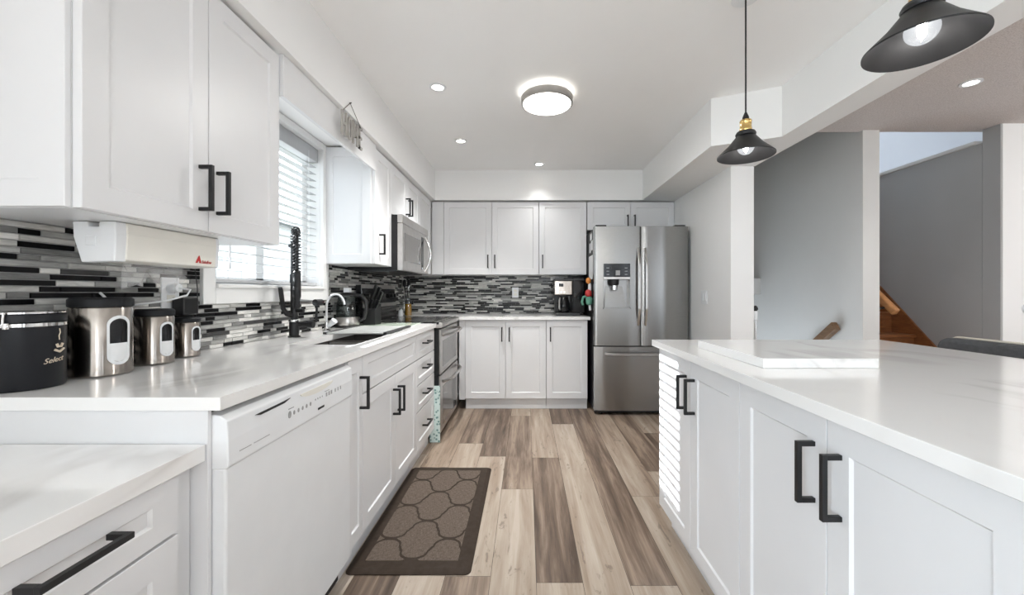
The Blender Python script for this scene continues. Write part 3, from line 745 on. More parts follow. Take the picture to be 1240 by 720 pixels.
# dispenser
ds = MB(); ds.box(DX0, DX1, FYF + .055, FYF + .06, DZa, DZb); ds.box(DX0, DX0 + .006, FYF - .012, FYF + .055, DZa, DZb); ds.box(DX1 - .006, DX1, FYF - .012, FYF + .055, DZa, DZb); ds.box(DX0, DX1, FYF - .012, FYF + .055, DZa, DZa + .012)
dsp = ds.build('dispenser', steel, door_l)
MB().box(DX0 + .004, DX1 - .004, FYF - .013, FYF + .02, 1.285, DZb - .001).build('display', black_glass, door_l, bevel=.002)
mb = MB()
for i in range(3):
    mb.box(DX0 + .03, DX0 + .055, FYF - .0142, FYF - .0125, 1.305 + i * .03, 1.310 + i * .03); mb.box(DX1 - .055, DX1 - .03, FYF - .0142, FYF - .0125, 1.305 + i * .03, 1.310 + i * .03)
mb.box(DX0 + .115, DX0 + .155, FYF - .0142, FYF - .0125, 1.30, 1.345)
mb.build('display_icons', taupe, door_l)
MB().box(DX0 + .004, DX1 - .004, FYF - .016, FYF + .03, 1.262, 1.285).build('dispenser_trim', steel_lite, door_l, bevel=.003)
mb = MB(); mb.lathe(DX0 + .105, FYF + .02, [(.048, 1.262), (.046, 1.215), (.036, 1.205)], 20); mb.build('spout', dark_side, door_l, smooth=40)
MB().lathe(DX0 + .105, FYF + .015, [(.032, 1.206), (.030, 1.165), (.02, 1.16)], 20).build('nozzle', chrome, door_l, smooth=40)
mb = MB(); mb.add([(DX0 + .03, FYF + .05, 1.20), (DX0 + .19, FYF + .05, 1.20), (DX0 + .215, FYF + .03, 1.00), (DX0 + .02, FYF + .03, 1.00), (DX0 + .03, FYF + .054, 1.20), (DX0 + .19, FYF + .054, 1.20), (DX0 + .215, FYF + .034, 1.00), (DX0 + .02, FYF + .034, 1.00)],
       [(0, 1, 2, 3), (7, 6, 5, 4), (0, 4, 5, 1), (1, 5, 6, 2), (2, 6, 7, 3), (3, 7, 4, 0)]); mb.build('paddle', steel, door_l)
def fridge_handle(x, par):
    m = MB(); R = []
    for i in range(15):
        s = i / 14; z = .835 + .72 * s; d = .014 + .048 * min(1, 1.6 * math.sin(math.pi * s))
        w, h = .011, .009
        R.append([(x - w, FYF - d - h, z), (x + w, FYF - d - h, z), (x + w, FYF - d + h, z), (x - w, FYF - d + h, z)])
    m.rings(R); return m.build('handle', steel_lite, par, bevel=.003)
fridge_handle(mid - .030, door_l); fridge_handle(mid + .036, door_r)
R = []; mb = MB()
for i in range(17):
    s = i / 16; x = FX0 + .10 + s * .68; d = .010 + .050 * min(1, 2.4 * math.sin(math.pi * s)); w, h = .010, .011
    R.append([(x, FYF - d - w, .572 - h), (x, FYF - d - w, .572 + h), (x, FYF - d + w, .572 + h), (x, FYF - d + w, .572 - h)])
mb.rings(R).build('handle', steel_lite, drw, bevel=.003)

# things on the side of the refrigerator
sx = FX0 + .0055
tag(MB().box(sx - .0015, sx, 3.80, 4.03, 1.27, 1.50).build('paper_sheet', paper_m, at=(sx, 3.9, 1.27)), 'white paper sheet stuck on the side of the refrigerator', 'paper')
for i, (y, z, w, h, lb) in enumerate(((3.80, 1.545, .09, .10, 'small photo card on refrigerator side just above the paper sheet, front one'), (3.91, 1.53, .09, .10, 'small photo card on refrigerator side just above the paper sheet, rear one'), (3.85, 1.65, .11, .07, 'small photo card highest on the refrigerator side'))):
    t = thing('photo_card', lb, 'photo', (sx, y, z), 'photo cards on the refrigerator')
    MB().box(sx - .0015, sx, y, y + w, z, z + h).build('print', taupe, t)
    MB().box(sx - .002, sx - .0014, y + .006, y + w - .006, z + .006, z + h - .006).build('picture', paper_m, t)
om = thing('fabric_ornament', 'small orange, red and green fabric ornament hanging on the refrigerator side', 'ornament', (sx - .03, 3.80, 1.0))
ox, oy = sx - .042, 3.80
MB().lathe(ox, oy, [(.004, 1.285), (.022, 1.272), (.026, 1.25), (.018, 1.23), (.006, 1.222)], 14).build('head', orange_m, om, smooth=60)
MB().lathe(ox + .012, oy, [(.006, 1.235), (.016, 1.21), (.016, 1.17), (.01, 1.155)], 12).build('scarf', paper_m, om, smooth=60)
MB().lathe(ox, oy, [(.012, 1.17), (.03, 1.15), (.034, 1.11), (.02, 1.10)], 14).build('coat', red_m, om, smooth=60)
MB().tube([(ox - .01, oy, 1.11), (ox - .05, oy, 1.095), (ox - .062, oy, 1.05), (ox - .052, oy, 1.02)], .011, 8).build('arm', green_m, om, smooth=60)
MB().lathe(ox + .006, oy, [(.02, 1.105), (.034, 1.08), (.030, 1.03), (.012, 1.02)], 14).build('skirt', green_m, om, smooth=60)
MB().tube([(ox + .01, oy, 1.03), (ox + .018, oy, .97)], .012, 8).build('tassel', paper_m, om, smooth=60)

# ------------------------------------------------------------------ coffee maker
cm = thing('coffee_maker', 'stainless and black drip coffee maker standing in front of the back tiles', 'coffee maker', (.43, 4.16, .906))
MB().box(.30, .55, 4.06, 4.30, .906, .935).build('base', black_plastic, cm, bevel=.006)
MB().box(.47, .59, 4.04, 4.32, .935, 1.265).build('water_tank', black_glass, cm, bevel=.008)
MB().box(.30, .47, 4.22, 4.31, .935, 1.12).build('column', black_plastic, cm, bevel=.006)
MB().box(.285, .468, 4.05, 4.30, 1.115, 1.262).build('brew_head', can_steel, cm, bevel=.008)
MB().box(.33, .375, 4.045, 4.052, 1.20, 1.232).build('display', black_glass, cm)
for x in (.317, .352, .385): MB().tube([(x, 4.05, 1.145), (x, 4.043, 1.145)], .009, 12).build('button', chrome, cm, smooth=40)
MB().box(.28, .59, 4.05, 4.31, 1.262, 1.278).build('lid', black_plastic, cm, bevel=.004)
ca_ = MB(); ca_.lathe(.385, 4.135, [(.055, .937), (.068, .96), (.068, 1.02), (.05, 1.075), (.045, 1.09)], 24); cf = ca_.build('carafe', black_glass, cm, smooth=40)
MB().lathe(.385, 4.135, [(.05, 1.09), (.05, 1.108), (.02, 1.112)], 20).build('carafe_lid', black_plastic, cm, smooth=40)
MB().tube([(.345, 4.075, 1.085), (.335, 4.045, 1.06), (.335, 4.045, .98), (.345, 4.075, .96)], .009, 8).build('carafe_handle', steel_lite, cm, smooth=50)

# outlet plates and switches
def plate(name, label, F, u, z, w=.072, h=.116, kind='outlet'):
    t = thing(name, label, kind, F(u, 0, z))
    MB().fbox(F, u - w / 2, u + w / 2, 0, .006, z - h / 2, z + h / 2).build('cover_plate', white_plastic, t, bevel=.002)
    if kind == 'outlet':
        for dz in (-.02, .02): MB().fbox(F, u - .017, u + .017, .005, .0075, z + dz - .014, z + dz + .014).build('socket', cream_plastic, t, bevel=.001)
    return t
plate('wall_outlet', 'white outlet plate on the back wall tiles', FB(YB - .008), -.125, 1.14)
plate('wall_outlet', 'white outlet plate beside the window with plugs in it', FL(XW + .008), 1.462, 1.137)
t = plate('light_switch', 'white double light switch on the wall beside the refrigerator', FR(1.545), 3.455, 1.10, w=.115, kind='switch')
for u in (3.43, 3.48): MB().fbox(FR(1.545), u - .016, u + .016, .005, .010, 1.07, 1.13).build('rocker', white_plastic, t, bevel=.001)
th = thing('wall_thermostat', 'round white thermostat on the hall wall', 'thermostat', (3.745, 2.98, 1.02))
MB().tube([(3.745, 2.98, 1.02), (3.745, 2.962, 1.02)], .038, 24).build('body', white_plastic, th, smooth=40)
MB().tube([(3.745, 2.962, 1.02), (3.745, 2.957, 1.02)], .026, 24).build('dial', steel_lite, th, smooth=40)
# plugs in the outlet
pg = thing('power_adapter', 'black power adapter plugged into the outlet beside the window', 'adapter', (XW + .02, 1.49, 1.08))
MB().box(XW + .0155, XW + .060, 1.462, 1.532, 1.055, 1.122).build('case', black_plastic, pg, bevel=.005)
MB().tube([(XW + .04, 1.525, 1.06), (XW + .035, 1.545, 1.03), (XW + .03, 1.562, 1.08), (XW + .03, 1.560, 1.16), (XW + .035, 1.545, 1.22), (XW + .04, 1.53, 1.26), (XW + .05, 1.52, 1.32)], .0018, 6).build('cord', black_plastic, pg, smooth=60)
pw = thing('white_plug', 'white plug with cord in the outlet beside the window', 'plug', (XW + .02, 1.462, 1.157))
MB().tube([(XW + .0155, 1.462, 1.157), (XW + .045, 1.462, 1.157)], [.022, .015], 14).build('plug_body', white_plastic, pw, smooth=40)
MB().tube([(XW + .044, 1.462, 1.157), (XW + .075, 1.475, 1.15), (XW + .075, 1.46, 1.13), (XW + .05, 1.40, 1.11), (XW + .022, 1.33, 1.10), (XW + .022, 1.26, 1.09), (XW + .018, 1.215, 1.14)], .0035, 8).build('cord', white_plastic, pw, smooth=60)

# ------------------------------------------------------------------ wrap dispenser under the cabinet
wd = thing('wrap_dispenser', 'cream plastic wrap dispenser fixed under the wall cabinet above the canisters', 'dispenser', (-1.11, 1.2, 1.23))
prof = [(-1.178, 1.326), (-1.068, 1.326), (-1.066, 1.295), (-1.070, 1.226), (-1.155, 1.222), (-1.176, 1.285)]
mb = MB(); mb.prism(prof, 'y', 1.062, 1.372); mb.build('housing', cream_plastic, wd, bevel=.004)
capf = [(-1.181, 1.326), (-1.140, 1.326), (-1.140, 1.312), (-1.112, 1.312), (-1.112, 1.326), (-1.070, 1.326), (-1.068, 1.29), (-1.072, 1.222), (-1.158, 1.219), (-1.179, 1.285)]
MB().prism(capf, 'y', 1.035, 1.066).build('end_cap', white_plastic, wd, bevel=.003)
MB().prism(prof, 'y', 1.366, 1.382).build('end_cap', white_plastic, wd, bevel=.003)
MB().box(-1.145, -1.118, 1.0325, 1.036, 1.262, 1.288).build('latch', white_plastic, wd, bevel=.003)
MB().box(-1.0665, -1.0640, 1.066, 1.366, 1.296, 1.299).build('lid_seam', cream_plastic, wd)
lg = MB()
xs_ = -1.0664
def lf(x, y, z): return (xs_ - .0008 - (.0035 * (1.25 - (1.236 + y)) / .03) + z, 1.285 + x, 1.236 + y)
lg.add([lf(.0, 0, 0), lf(.009, 0, 0), lf(.0105, .006, 0), lf(.0135, .006, 0), lf(.015, 0, 0), lf(.024, 0, 0), lf(.014, .024, 0), lf(.010, .024, 0)], [(0, 1, 2, 7), (2, 3, 6, 7), (3, 4, 5, 6)])
text_into(lg, 'Sabaflow', .015, lambda x, y, z: lf(.024 + x * .75, y, z), italic=.3)
lg.build('logo', red_m, wd)
# cling film hanging below
mb = MB(); n = 12
def filmpt(i, j):
    y = 1.09 + .20 * i / n; z = 1.221 - (.012 + .055 * abs(math.sin(i * 1.3)) + .02 * math.sin(i * .7) ** 2) * j / 3
    return (-1.11 + .018 * math.sin(i * 1.9 + j) * j / 3, y, z)
v = [filmpt(i, j) for i in range(n + 1) for j in range(4)]
f = [(i * 4 + j, (i + 1) * 4 + j, (i + 1) * 4 + j + 1, i * 4 + j + 1) for i in range(n) for j in range(3)]
mb.add(v, f).build('cling_film', film, wd, smooth=80)

# ------------------------------------------------------------------ canisters
def canister(label, cx, cy, r, zt, lid_h, face_ang):
    t = thing('canister', label, 'canister', (cx, cy, .906), 'stainless canisters in a row')
    zb = .906; zl = zt - lid_h
    MB().lathe(cx, cy, [(r - .004, zb), (r, zb + .004), (r, zl - .004), (r - .003, zl)], 64).build('body', can_steel, t, smooth=40)
    MB().lathe(cx, cy, [(r - .002, zl), (r + .0015, zl + .002), (r + .0015, zt - .006), (r - .004, zt), (r - .02, zt - .002)], 64).build('lid', dark_lid, t, smooth=40)
    # stadium-shaped window wrapped on the body
    hw, zc, hh = .40, (zb + zl) / 2 + .003, (zl - zb) * .36
    def ring(scale_w, scale_h, rr):
        P_ = []
        aw = hw * scale_w; ah = hh * scale_h; k = aw * r
        for i in range(32):
            a = 2 * math.pi * i / 32
            uu = k * math.cos(a); zz = k * math.sin(a) + (ah - k if math.sin(a) >= 0 else -(ah - k))
            th = face_ang + uu / r
            P_.append((cx + rr * math.cos(th), cy + rr * math.sin(th), zc + zz))
        return P_
    m = MB(); m.rings([ring(1, 1, r - .001), ring(1, 1, r + .003), ring(.80, .88, r + .003), ring(.80, .88, r - .001)], caps=False)
    m.build('window_rim', white_plastic, t, smooth=40)
    def part(z0, z1, mt, nm):
        pts = ring(.80, .88, r + .001); m = MB()
        fan = [(cx + (r + .0012) * math.cos(face_ang), cy + (r + .0012) * math.sin(face_ang), zc)] + pts
        # grid of the stadium between z0 and z1
        rows = []
        for j in range(13):
            z = z0 + (z1 - z0) * j / 12; k = hw * .80 * r; ah = hh * .88; dz = abs(z - zc) - (ah - k)
            half = k if dz <= 0 else math.sqrt(max(0, k * k - dz * dz))
            rows.append([(cx + (r + .0012) * math.cos(face_ang + s * half / r), cy + (r + .0012) * math.sin(face_ang + s * half / r), z) for s in (-1, -.5, 0, .5, 1)])
        m.rings(rows, close=False, caps=False); m.build(nm, mt, t, smooth=60)
    part(zc - hh * .88, zc - hh * .12, paper_m, 'contents')
    part(zc - hh * .12, zc + hh * .88, black_glass, 'window')
    return t
canister('largest stainless canister with oval window and black lid', -1.222, 1.145, .066, 1.126, .027, math.radians(-12))
canister('middle sized stainless canister with oval window and black lid', -1.235, 1.322, .0505, 1.086, .023, math.radians(-10))
canister('smallest stainless canister with oval window and black lid', -1.252, 1.467, .040, 1.050, .018, math.radians(-8))

bc = thing('coffee_canister', 'black coffee canister with wire clamp lid and cup print', 'canister', (-1.247, .985, .906))
cx, cy, r = -1.243, .985, .070
MB().lathe(cx, cy, [(r - .004, .906), (r, .911), (r, 1.055), (r - .002, 1.057)], 64).build('body', black_canister, bc, smooth=40)
MB().lathe(cx, cy, [(r - .003, 1.057), (r + .002, 1.058), (r + .002, 1.066), (r - .003, 1.067)], 64).build('band', chrome, bc, smooth=40)
MB().lathe(cx, cy, [(r - .003, 1.067), (r + .001, 1.069), (r + .001, 1.086), (r - .003, 1.088)], 64).build('lid', black_canister, bc, smooth=40)
MB().lathe(cx, cy, [(r - .004, 1.088), (r - .001, 1.089), (r - .001, 1.093), (r - .008, 1.096), (.02, 1.096)], 64).build('lid_rim', chrome, bc, smooth=40)
def cyp(a, z, d=.004): return (cx + (r + d) * math.cos(a), cy + (r + d) * math.sin(a), z)
A0 = math.radians(-62)
mb = MB(); mb.tube([cyp(A0, 1.093), cyp(A0, 1.08, .007), cyp(A0, 1.062, .008), cyp(A0 + .05, 1.055, .006)], .0022, 7); mb.tube([cyp(A0 - .25, 1.062, .004), cyp(A0, 1.062, .008), cyp(A0 + .12, 1.062, .005)], .002, 7)
mb.lathe(*cyp(A0 + .06, 0, .006)[:2], [(.006, 1.055), (.007, 1.061), (.005, 1.068)], 10)
mb.build('clamp', chrome, bc, smooth=50)
mb = MB(); A1 = math.radians(6)
text_into(mb, 'Select', .018, lambda x, y, z: cyp(A1 - .36 + x / r, .965 + y + .12 * x, .0006 + z), italic=.35)
mb.tube([cyp(A1 - .05, .998, .001), cyp(A1 + .12, .992, .001), cyp(A1 + .30, .999, .001)], .0028, 6)
mb.tube([cyp(A1 + .02, 1.012, .001), cyp(A1 + .06, 1.005, .001), cyp(A1 + .18, 1.005, .001), cyp(A1 + .24, 1.012, .001)], .003, 6)
mb.tube([cyp(A1 + .12, 1.022, .001), cyp(A1 + .10, 1.032, .001), cyp(A1 + .15, 1.040, .001), cyp(A1 + .12, 1.050, .001)], .0012, 6)
mb.build('print', gold_print, bc)

# ------------------------------------------------------------------ faucet
fc = thing('spring_faucet', 'tall matte black spring neck faucet behind the sink', 'faucet', (-1.225, 2.10, .906))
fx, fy = -1.225, 2.10
MB().lathe(fx, fy, [(.030, .906), (.030, .912), (.024, .914), (.024, .985), (.020, .987)], 28).build('base', black_metal, fc, smooth=40)
MB().lathe(fx, fy, [(.026, .987), (.027, .990), (.027, .998), (.024, 1.0)], 28).build('collar', chrome, fc, smooth=40)
MB().lathe(fx, fy, [(.018, .998), (.018, 1.19), (.021, 1.192), (.021, 1.235), (.017, 1.238), (.016, 1.40)], 24).build('riser', black_metal, fc, smooth=40)
# spring neck: helix over an arc coming forward (to +X) and a spray head hanging down
arc = []
for i in range(25):
    a = math.pi * i / 24; q_ = .042 * (1 - math.cos(a)); arc.append(Vector((fx + q_ * .62, fy - q_ * .78, 1.405 + .060 * math.sin(a))))
arc = [Vector((fx, fy, 1.385))] + arc + [Vector((fx + .052, fy - .0655, 1.385)), Vector((fx + .052, fy - .0655, 1.30)), Vector((fx + .052, fy - .0655, 1.22))]
MB().tube(arc, .008, 10).build('hose', black_plastic, fc, smooth=50)
def resample(pts, n):
    d = [0]
    for p, q in zip(pts, pts[1:]): d.append(d[-1] + (q - p).length)
    out = []
    for i in range(n + 1):
        t = d[-1] * i / n; k = 0
        while k < len(d) - 2 and d[k + 1] < t: k += 1
        out.append(pts[k].lerp(pts[k + 1], (t - d[k]) / max(1e-9, d[k + 1] - d[k])))
    return out
rs = resample(arc, 24 * 14); hel = []; a_ = None
for i, p in enumerate(rs):
    t = (rs[min(i + 1, len(rs) - 1)] - rs[max(i - 1, 0)]).normalized()
    n0 = Vector((0, 1, 0)); n0 = (n0 - t * n0.dot(t)).normalized(); b0 = t.cross(n0); ph = 2 * math.pi * i / 14
    hel.append(p + (n0 * math.cos(ph) + b0 * math.sin(ph)) * .0165)
MB().tube(hel, .0032, 6).build('spring', black_metal, fc, smooth=60)
MB().lathe(fx, fy, [(.020, 1.375), (.027, 1.378), (.027, 1.392), (.020, 1.395)], 24).build('clamp_ring', black_metal, fc, smooth=40)
mb = MB(); mb.lathe(fx + .052, fy - .0655, [(.012, 1.255), (.018, 1.24), (.019, 1.12), (.014, 1.10), (.017, 1.06)], 20); mb.build('spray_head', black_metal, fc, smooth=40)
mb = MB(); mb.tube([(fx + .012, fy - .005, 1.095), (fx + .07, fy - .012, 1.092), (fx + .13, fy - .012, 1.088)], .011, 12); mb.build('dock_arm', steel_lite, fc, smooth=50)
mb = MB(); mb.tube([(fx + .125, fy - .03, 1.088), (fx + .135, fy + .015, 1.088)], .017, 16); mb.tube([(fx + .125, fy - .01, 1.085), (fx + .127, fy - .01, 1.06)], .012, 12); mb.tube([(fx + .125, fy - .01, 1.06), (fx + .120, fy - .01, .985)], .006, 8); mb.build('pot_filler_spout', black_metal, fc, smooth=50)
mb = MB(); mb.tube([(fx - .004, fy - .016, 1.02), (fx - .006, fy - .055, 1.03), (fx - .004, fy - .090, 1.06), (fx - .002, fy - .112, 1.15), (fx - .002, fy - .118, 1.165)], [.013, .012, .011, .011, .009], 10); mb.build('lever', black_metal, fc, smooth=60)
mb = MB(); mb.tube([(fx + .01, fy, 1.045), (fx + .05, fy - .002, 1.045)], .012, 12); mb.tube([(fx + .02, fy, .972), (fx + .095, fy + .004, .972)], .014, 12); mb.tube([(fx + .07, fy + .004, .972), (fx + .10, fy + .004, .972)], .019, 12); mb.build('side_spout', black_metal, fc, smooth=50)

ft = thing('filter_tap', 'small white gooseneck filter tap between faucet and kettle', 'tap', (-1.215, 2.42, .906))
tx, ty = -1.215, 2.42
MB().lathe(tx, ty, [(.024, .906), (.024, .910), (.012, .915), (.011, .96)], 20).build('base', chrome, ft, smooth=40)
pts = [Vector((tx, ty, .955)), Vector((tx, ty, 1.03))] + [Vector((tx + .055 - .055 * math.cos(math.pi * i / 14 * .95), ty, 1.055 + .075 * math.sin(math.pi * i / 14 * .95) + .0)) for i in range(15)]
MB().tube(pts, .0062, 10).build('neck', white_plastic, ft, smooth=60)
MB().tube([(tx + .012, ty - .004, .935), (tx + .055, ty - .012, .972)], [.012, .020], 14).build('knob', white_plastic, ft, smooth=40)

# kettle
kt = thing('glass_kettle', 'glass electric kettle with steel base and black handle', 'kettle', (-1.215, 2.70, .906))
kx, ky = -1.212, 2.70
MB().lathe(kx, ky, [(.080, .906), (.080, .918), (.072, .922)], 32).build('power_base', black_plastic, kt, smooth=40)
MB().lathe(kx, ky, [(.074, .922), (.075, .925), (.075, .972), (.073, .975)], 36).build('steel_base', steel_lite, kt, smooth=40)
MB().lathe(kx, ky, [(.073, .975), (.074, .99), (.071, 1.05), (.062, 1.10), (.055, 1.118), (.052, 1.118), (.059, 1.098), (.068, 1.05), (.071, .99), (.070, .976)], 36, caps=False).build('glass_body', tinted, kt, smooth=60)
MB().lathe(kx, ky, [(.056, 1.116), (.058, 1.124), (.045, 1.138), (.02, 1.142)], 32).build('lid', black_plastic, kt, smooth=40)
MB().box(kx - .022, kx + .018, ky - .02, ky + .02, 1.14, 1.172).build('lid_knob', white_plastic, kt, bevel=.004)
mb = MB(); mb.tube([(kx + .045, ky + .01, 1.122), (kx + .09, ky + .014, 1.118), (kx + .118, ky + .016, 1.08), (kx + .120, ky + .016, 1.02), (kx + .104, ky + .014, .965), (kx + .074, ky + .01, .948)], [.014, .014, .013, .012, .012, .012], 10); mb.build('handle', black_plastic, kt, smooth=60)
# knife block
kb = thing('knife_block', 'black slanted knife block with black handled knives beside the kettle', 'knife block', (-1.10, 2.86, .912))
MB().prism([(2.80, .9125), (2.92, .9125), (2.92, 1.06), (2.80, 1.02)], 'x', -1.155, -1.065).build('block', dark_side, kb, bevel=.004)
k0 = [(-1.145, 2.86, 1.04, .15, .014), (-1.12, 2.89, 1.05, .16, .014)]
for i, (x, y, z, ln, rr_) in enumerate(((-1.140, 2.88, 1.04, .17, .0125), (-1.112, 2.895, 1.045, .15, .0125), (-1.085, 2.885, 1.04, .12, .010), (-1.145, 2.835, 1.02, .08, .008), (-1.120, 2.835, 1.02, .08, .008), (-1.095, 2.835, 1.02, .08, .008), (-1.075, 2.835, 1.02, .075, .008))):
    MB().bar((x, y, z), (x + ln * .42, y - ln * .25, z + ln * .88), rr_ * 1.5, rr_ * 2).build('knife_handle', black_plastic, kb, bevel=.003)
# oil bottle, salt pot, utensil jar in the corner
ob = thing('oil_bottle', 'glass oil bottle with pourer in the corner past the stove', 'bottle', (-1.205, 4.06, .906))
ox, oy = -1.205, 4.06
MB().lathe(ox, oy, [(.030, .907), (.032, .912), (.032, 1.02), (.030, 1.025)], 24).build('oil', oil_m, ob, smooth=40)
MB().lathe(ox, oy, [(.034, .906), (.034, 1.06), (.028, 1.09), (.015, 1.12), (.013, 1.165), (.015, 1.168)], 24, caps=False).build('glass', clear, ob, smooth=50)
MB().tube([(ox, oy, 1.16), (ox, oy, 1.185), (ox + .012, oy, 1.215)], [.013, .008, .005], 10).build('pourer', chrome, ob, smooth=50)
sp = thing('salt_shaker', 'small white salt shaker beside the oil bottle', 'shaker', (-1.25, 3.98, .906))
MB().lathe(-1.25, 3.96, [(.022, .906), (.026, .93), (.02, .965), (.018, .967)], 18).build('body', white_plastic, sp, smooth=40)
MB().lathe(-1.25, 3.96, [(.018, .967), (.018, .978), (.008, .986)], 18).build('cap', chrome, sp, smooth=40)
uj = thing('utensil_jar', 'tall clear jar of kitchen utensils behind the stove corner', 'jar', (-1.27, 4.13, .906))
MB().lathe(-1.262, 4.16, [(.03, .906), (.045, 1.10), (.047, 1.10), (.033, .906)], 24, caps=False).build('glass', clear, uj, smooth=50)
for dx, dy, s_ in ((-.02, .0, 0), (.02, .02, 1), (.0, -.03, 2), (.03, -.02, 1)):
    m_ = MB(); m_.tube([(-1.262 - dx * .4, 4.16 - dy * .4, .912), (-1.262 + dx * 1.2, 4.16 + dy * 1.2, 1.20)], .004, 6)
    m_.lathe(-1.262 + dx * 1.3, 4.16 + dy * 1.3, [(.005, 1.19), (.016, 1.21), (.018, 1.24), (.012, 1.27), (.004, 1.275)], 10)
    m_.build('utensil', dark_side if s_ else steel_lite, uj, smooth=50)

# ------------------------------------------------------------------ island
XI = .65; FI = FR(XI)
sy = [1.945, 1.578, 1.215, .862, .495, .14, -.22]
cabinet('island_cabinet', 'white two door island cabinet at the end facing the refrigerator', FI, 1.215, 1.945, .1, .872, .60,
        [('door', sy[1], sy[0], .108, .868, ('v', 1.618, .736)), ('door', sy[2], sy[1], .108, .868, ('v', 1.540, .736))], toe=.06)
cabinet('island_cabinet', 'white two door island cabinet at the camera end of the island', FI, .495, 1.214, .1, .872, .60,
        [('door', sy[3], sy[2], .108, .868, ('v', .900, .736)), ('door', sy[4], sy[3], .108, .868, ('v', .824, .736))], toe=.06)
tag(MB().box(.655, 1.38, 1.947, 1.962, .1, .874).build('island_end_panel', cab, at=(1, 1.95, .1), bevel=.001), 'white end panel of the island facing the refrigerator', 'panel')
tag(MB().box(1.255, 1.38, .30, 1.946, .0, .874).build('island_back_panel', cab, at=(1.3, 1, 0), bevel=.001), 'white back panel of the island on the seating side', 'panel')
tag(MB().box(.627, 1.762, .25, 1.990, .875, .905).build('island_worktop', quartz, at=(1.2, 1.1, .875), bevel=.0012), 'wide white veined quartz worktop of the island', 'worktop')
tag(MB().box(.733, 1.091, 1.232, 1.70, .9055, .9358).build('quartz_slab', quartz, at=(.912, 1.466, .905), bevel=.0012), 'loose rectangular white quartz slab lying on the island', 'slab')

# stool beyond the island
stl = thing('bar_chair', 'charcoal upholstered chair with cream piping tucked at the island', 'chair', (2.0, 1.62, 0))
YA, YBk, XC, ZTk = 1.875, 1.42, 1.955, .932
prof = []
for i in range(9):
    a = math.pi / 2 * i / 8; prof.append((YA - .05 + .05 * math.cos(a), ZTk - .05 + .05 * math.sin(a)))
for i in range(9):
    a = math.pi / 2 + math.pi / 2 * i / 8; prof.append((YBk + .05 + .05 * math.cos(a), ZTk - .05 + .05 * math.sin(a)))
prof += [(YBk, .62), (YA, .62)]
MB().prism(prof, 'x', XC - .03, XC + .03).build('backrest', grey_fabric, stl, bevel=.018, seg=3)
MB().tube([(XC + .032, p[0], p[1] + .002) for p in prof[5:14]], .005, 8).build('piping', piping_m, stl, smooth=60)
MB().box(XC - .46, XC - .03, YBk, YA, .44, .52).build('seat', grey_fabric, stl, bevel=.02, seg=3)
for x in (XC - .42, XC):
    for y in (YBk + .04, YA - .04): MB().bar((x, y, 0), (x, y, .45 if x < XC else .64), .035, .035).build('leg', black_metal, stl, bevel=.003)

# ------------------------------------------------------------------ lamps
def pendant(cx, cy, zr, label, r=.111):
    t = thing('pendant_lamp', label, 'lamp', (cx, cy, ZC), 'pendant lamps over the island')
    MB().lathe(cx, cy, [(.028, zr + .092), (.034, zr + .088), (r * .62, zr + .045), (r, zr + .004), (r, zr), (r - .003, zr + .002), (r * .60, zr + .041), (.032, zr + .083), (.026, zr + .086)], 56, caps=False).build('lamp_shade', shade_m, t, smooth=40)
    MB().lathe(cx, cy, [(.020, zr + .084), (.038, zr + .086), (.040, zr + .094), (.036, zr + .102), (.020, zr + .104)], 32).build('shade_ring', shade_m, t, smooth=40)
    MB().lathe(cx, cy, [(.022, zr + .103), (.024, zr + .106), (.024, zr + .118), (.0225, zr + .120), (.0225, zr + .145), (.024, zr + .147), (.022, zr + .152), (.012, zr + .156)], 28).build('socket', brass, t, smooth=40)
    MB().lathe(cx, cy, [(.013, zr + .155), (.013, zr + .165), (.005, zr + .185)], 16).build('cord_grip', black_metal, t, smooth=40)
    MB().tube([(cx, cy, zr + .18), (cx, cy, ZC - .02)], .0035, 8).build('cord', black_metal, t, smooth=60)
    MB().lathe(cx, cy, [(.055, ZC - .0005), (.055, ZC - .018), (.045, ZC - .022)], 32).build('ceiling_rose', white_plastic, t, smooth=40)
    bz = zr + .04
    pr = [(.012, bz + .045), (.018, bz + .03)] + [(.033 * math.sin(a), bz + .033 * math.cos(a)) for a in [math.radians(d) for d in range(35, 180, 12)]]
    bb = MB().lathe(cx, cy, pr, 28).build('bulb', bulb_glass, t, smooth=60)
    MB().lathe(cx, cy, [(.004, bz + .025), (.009, bz + .018), (.009, bz - .012), (.004, bz - .02)], 14).build('filament', filament, bb, smooth=60)
    lo = lamp('bulb_light', 'POINT', (cx, cy, zr - .008), 0.7, (1, .97, .93), shadow_soft_size=.004)
    return t
pendant(.931, 1.69, 1.718, 'black cone pendant lamp with its cord showing, over the slab end of the island')
pendant(.934, .94, 1.720, 'black cone pendant lamp over the camera end of the island, its cord out of view')

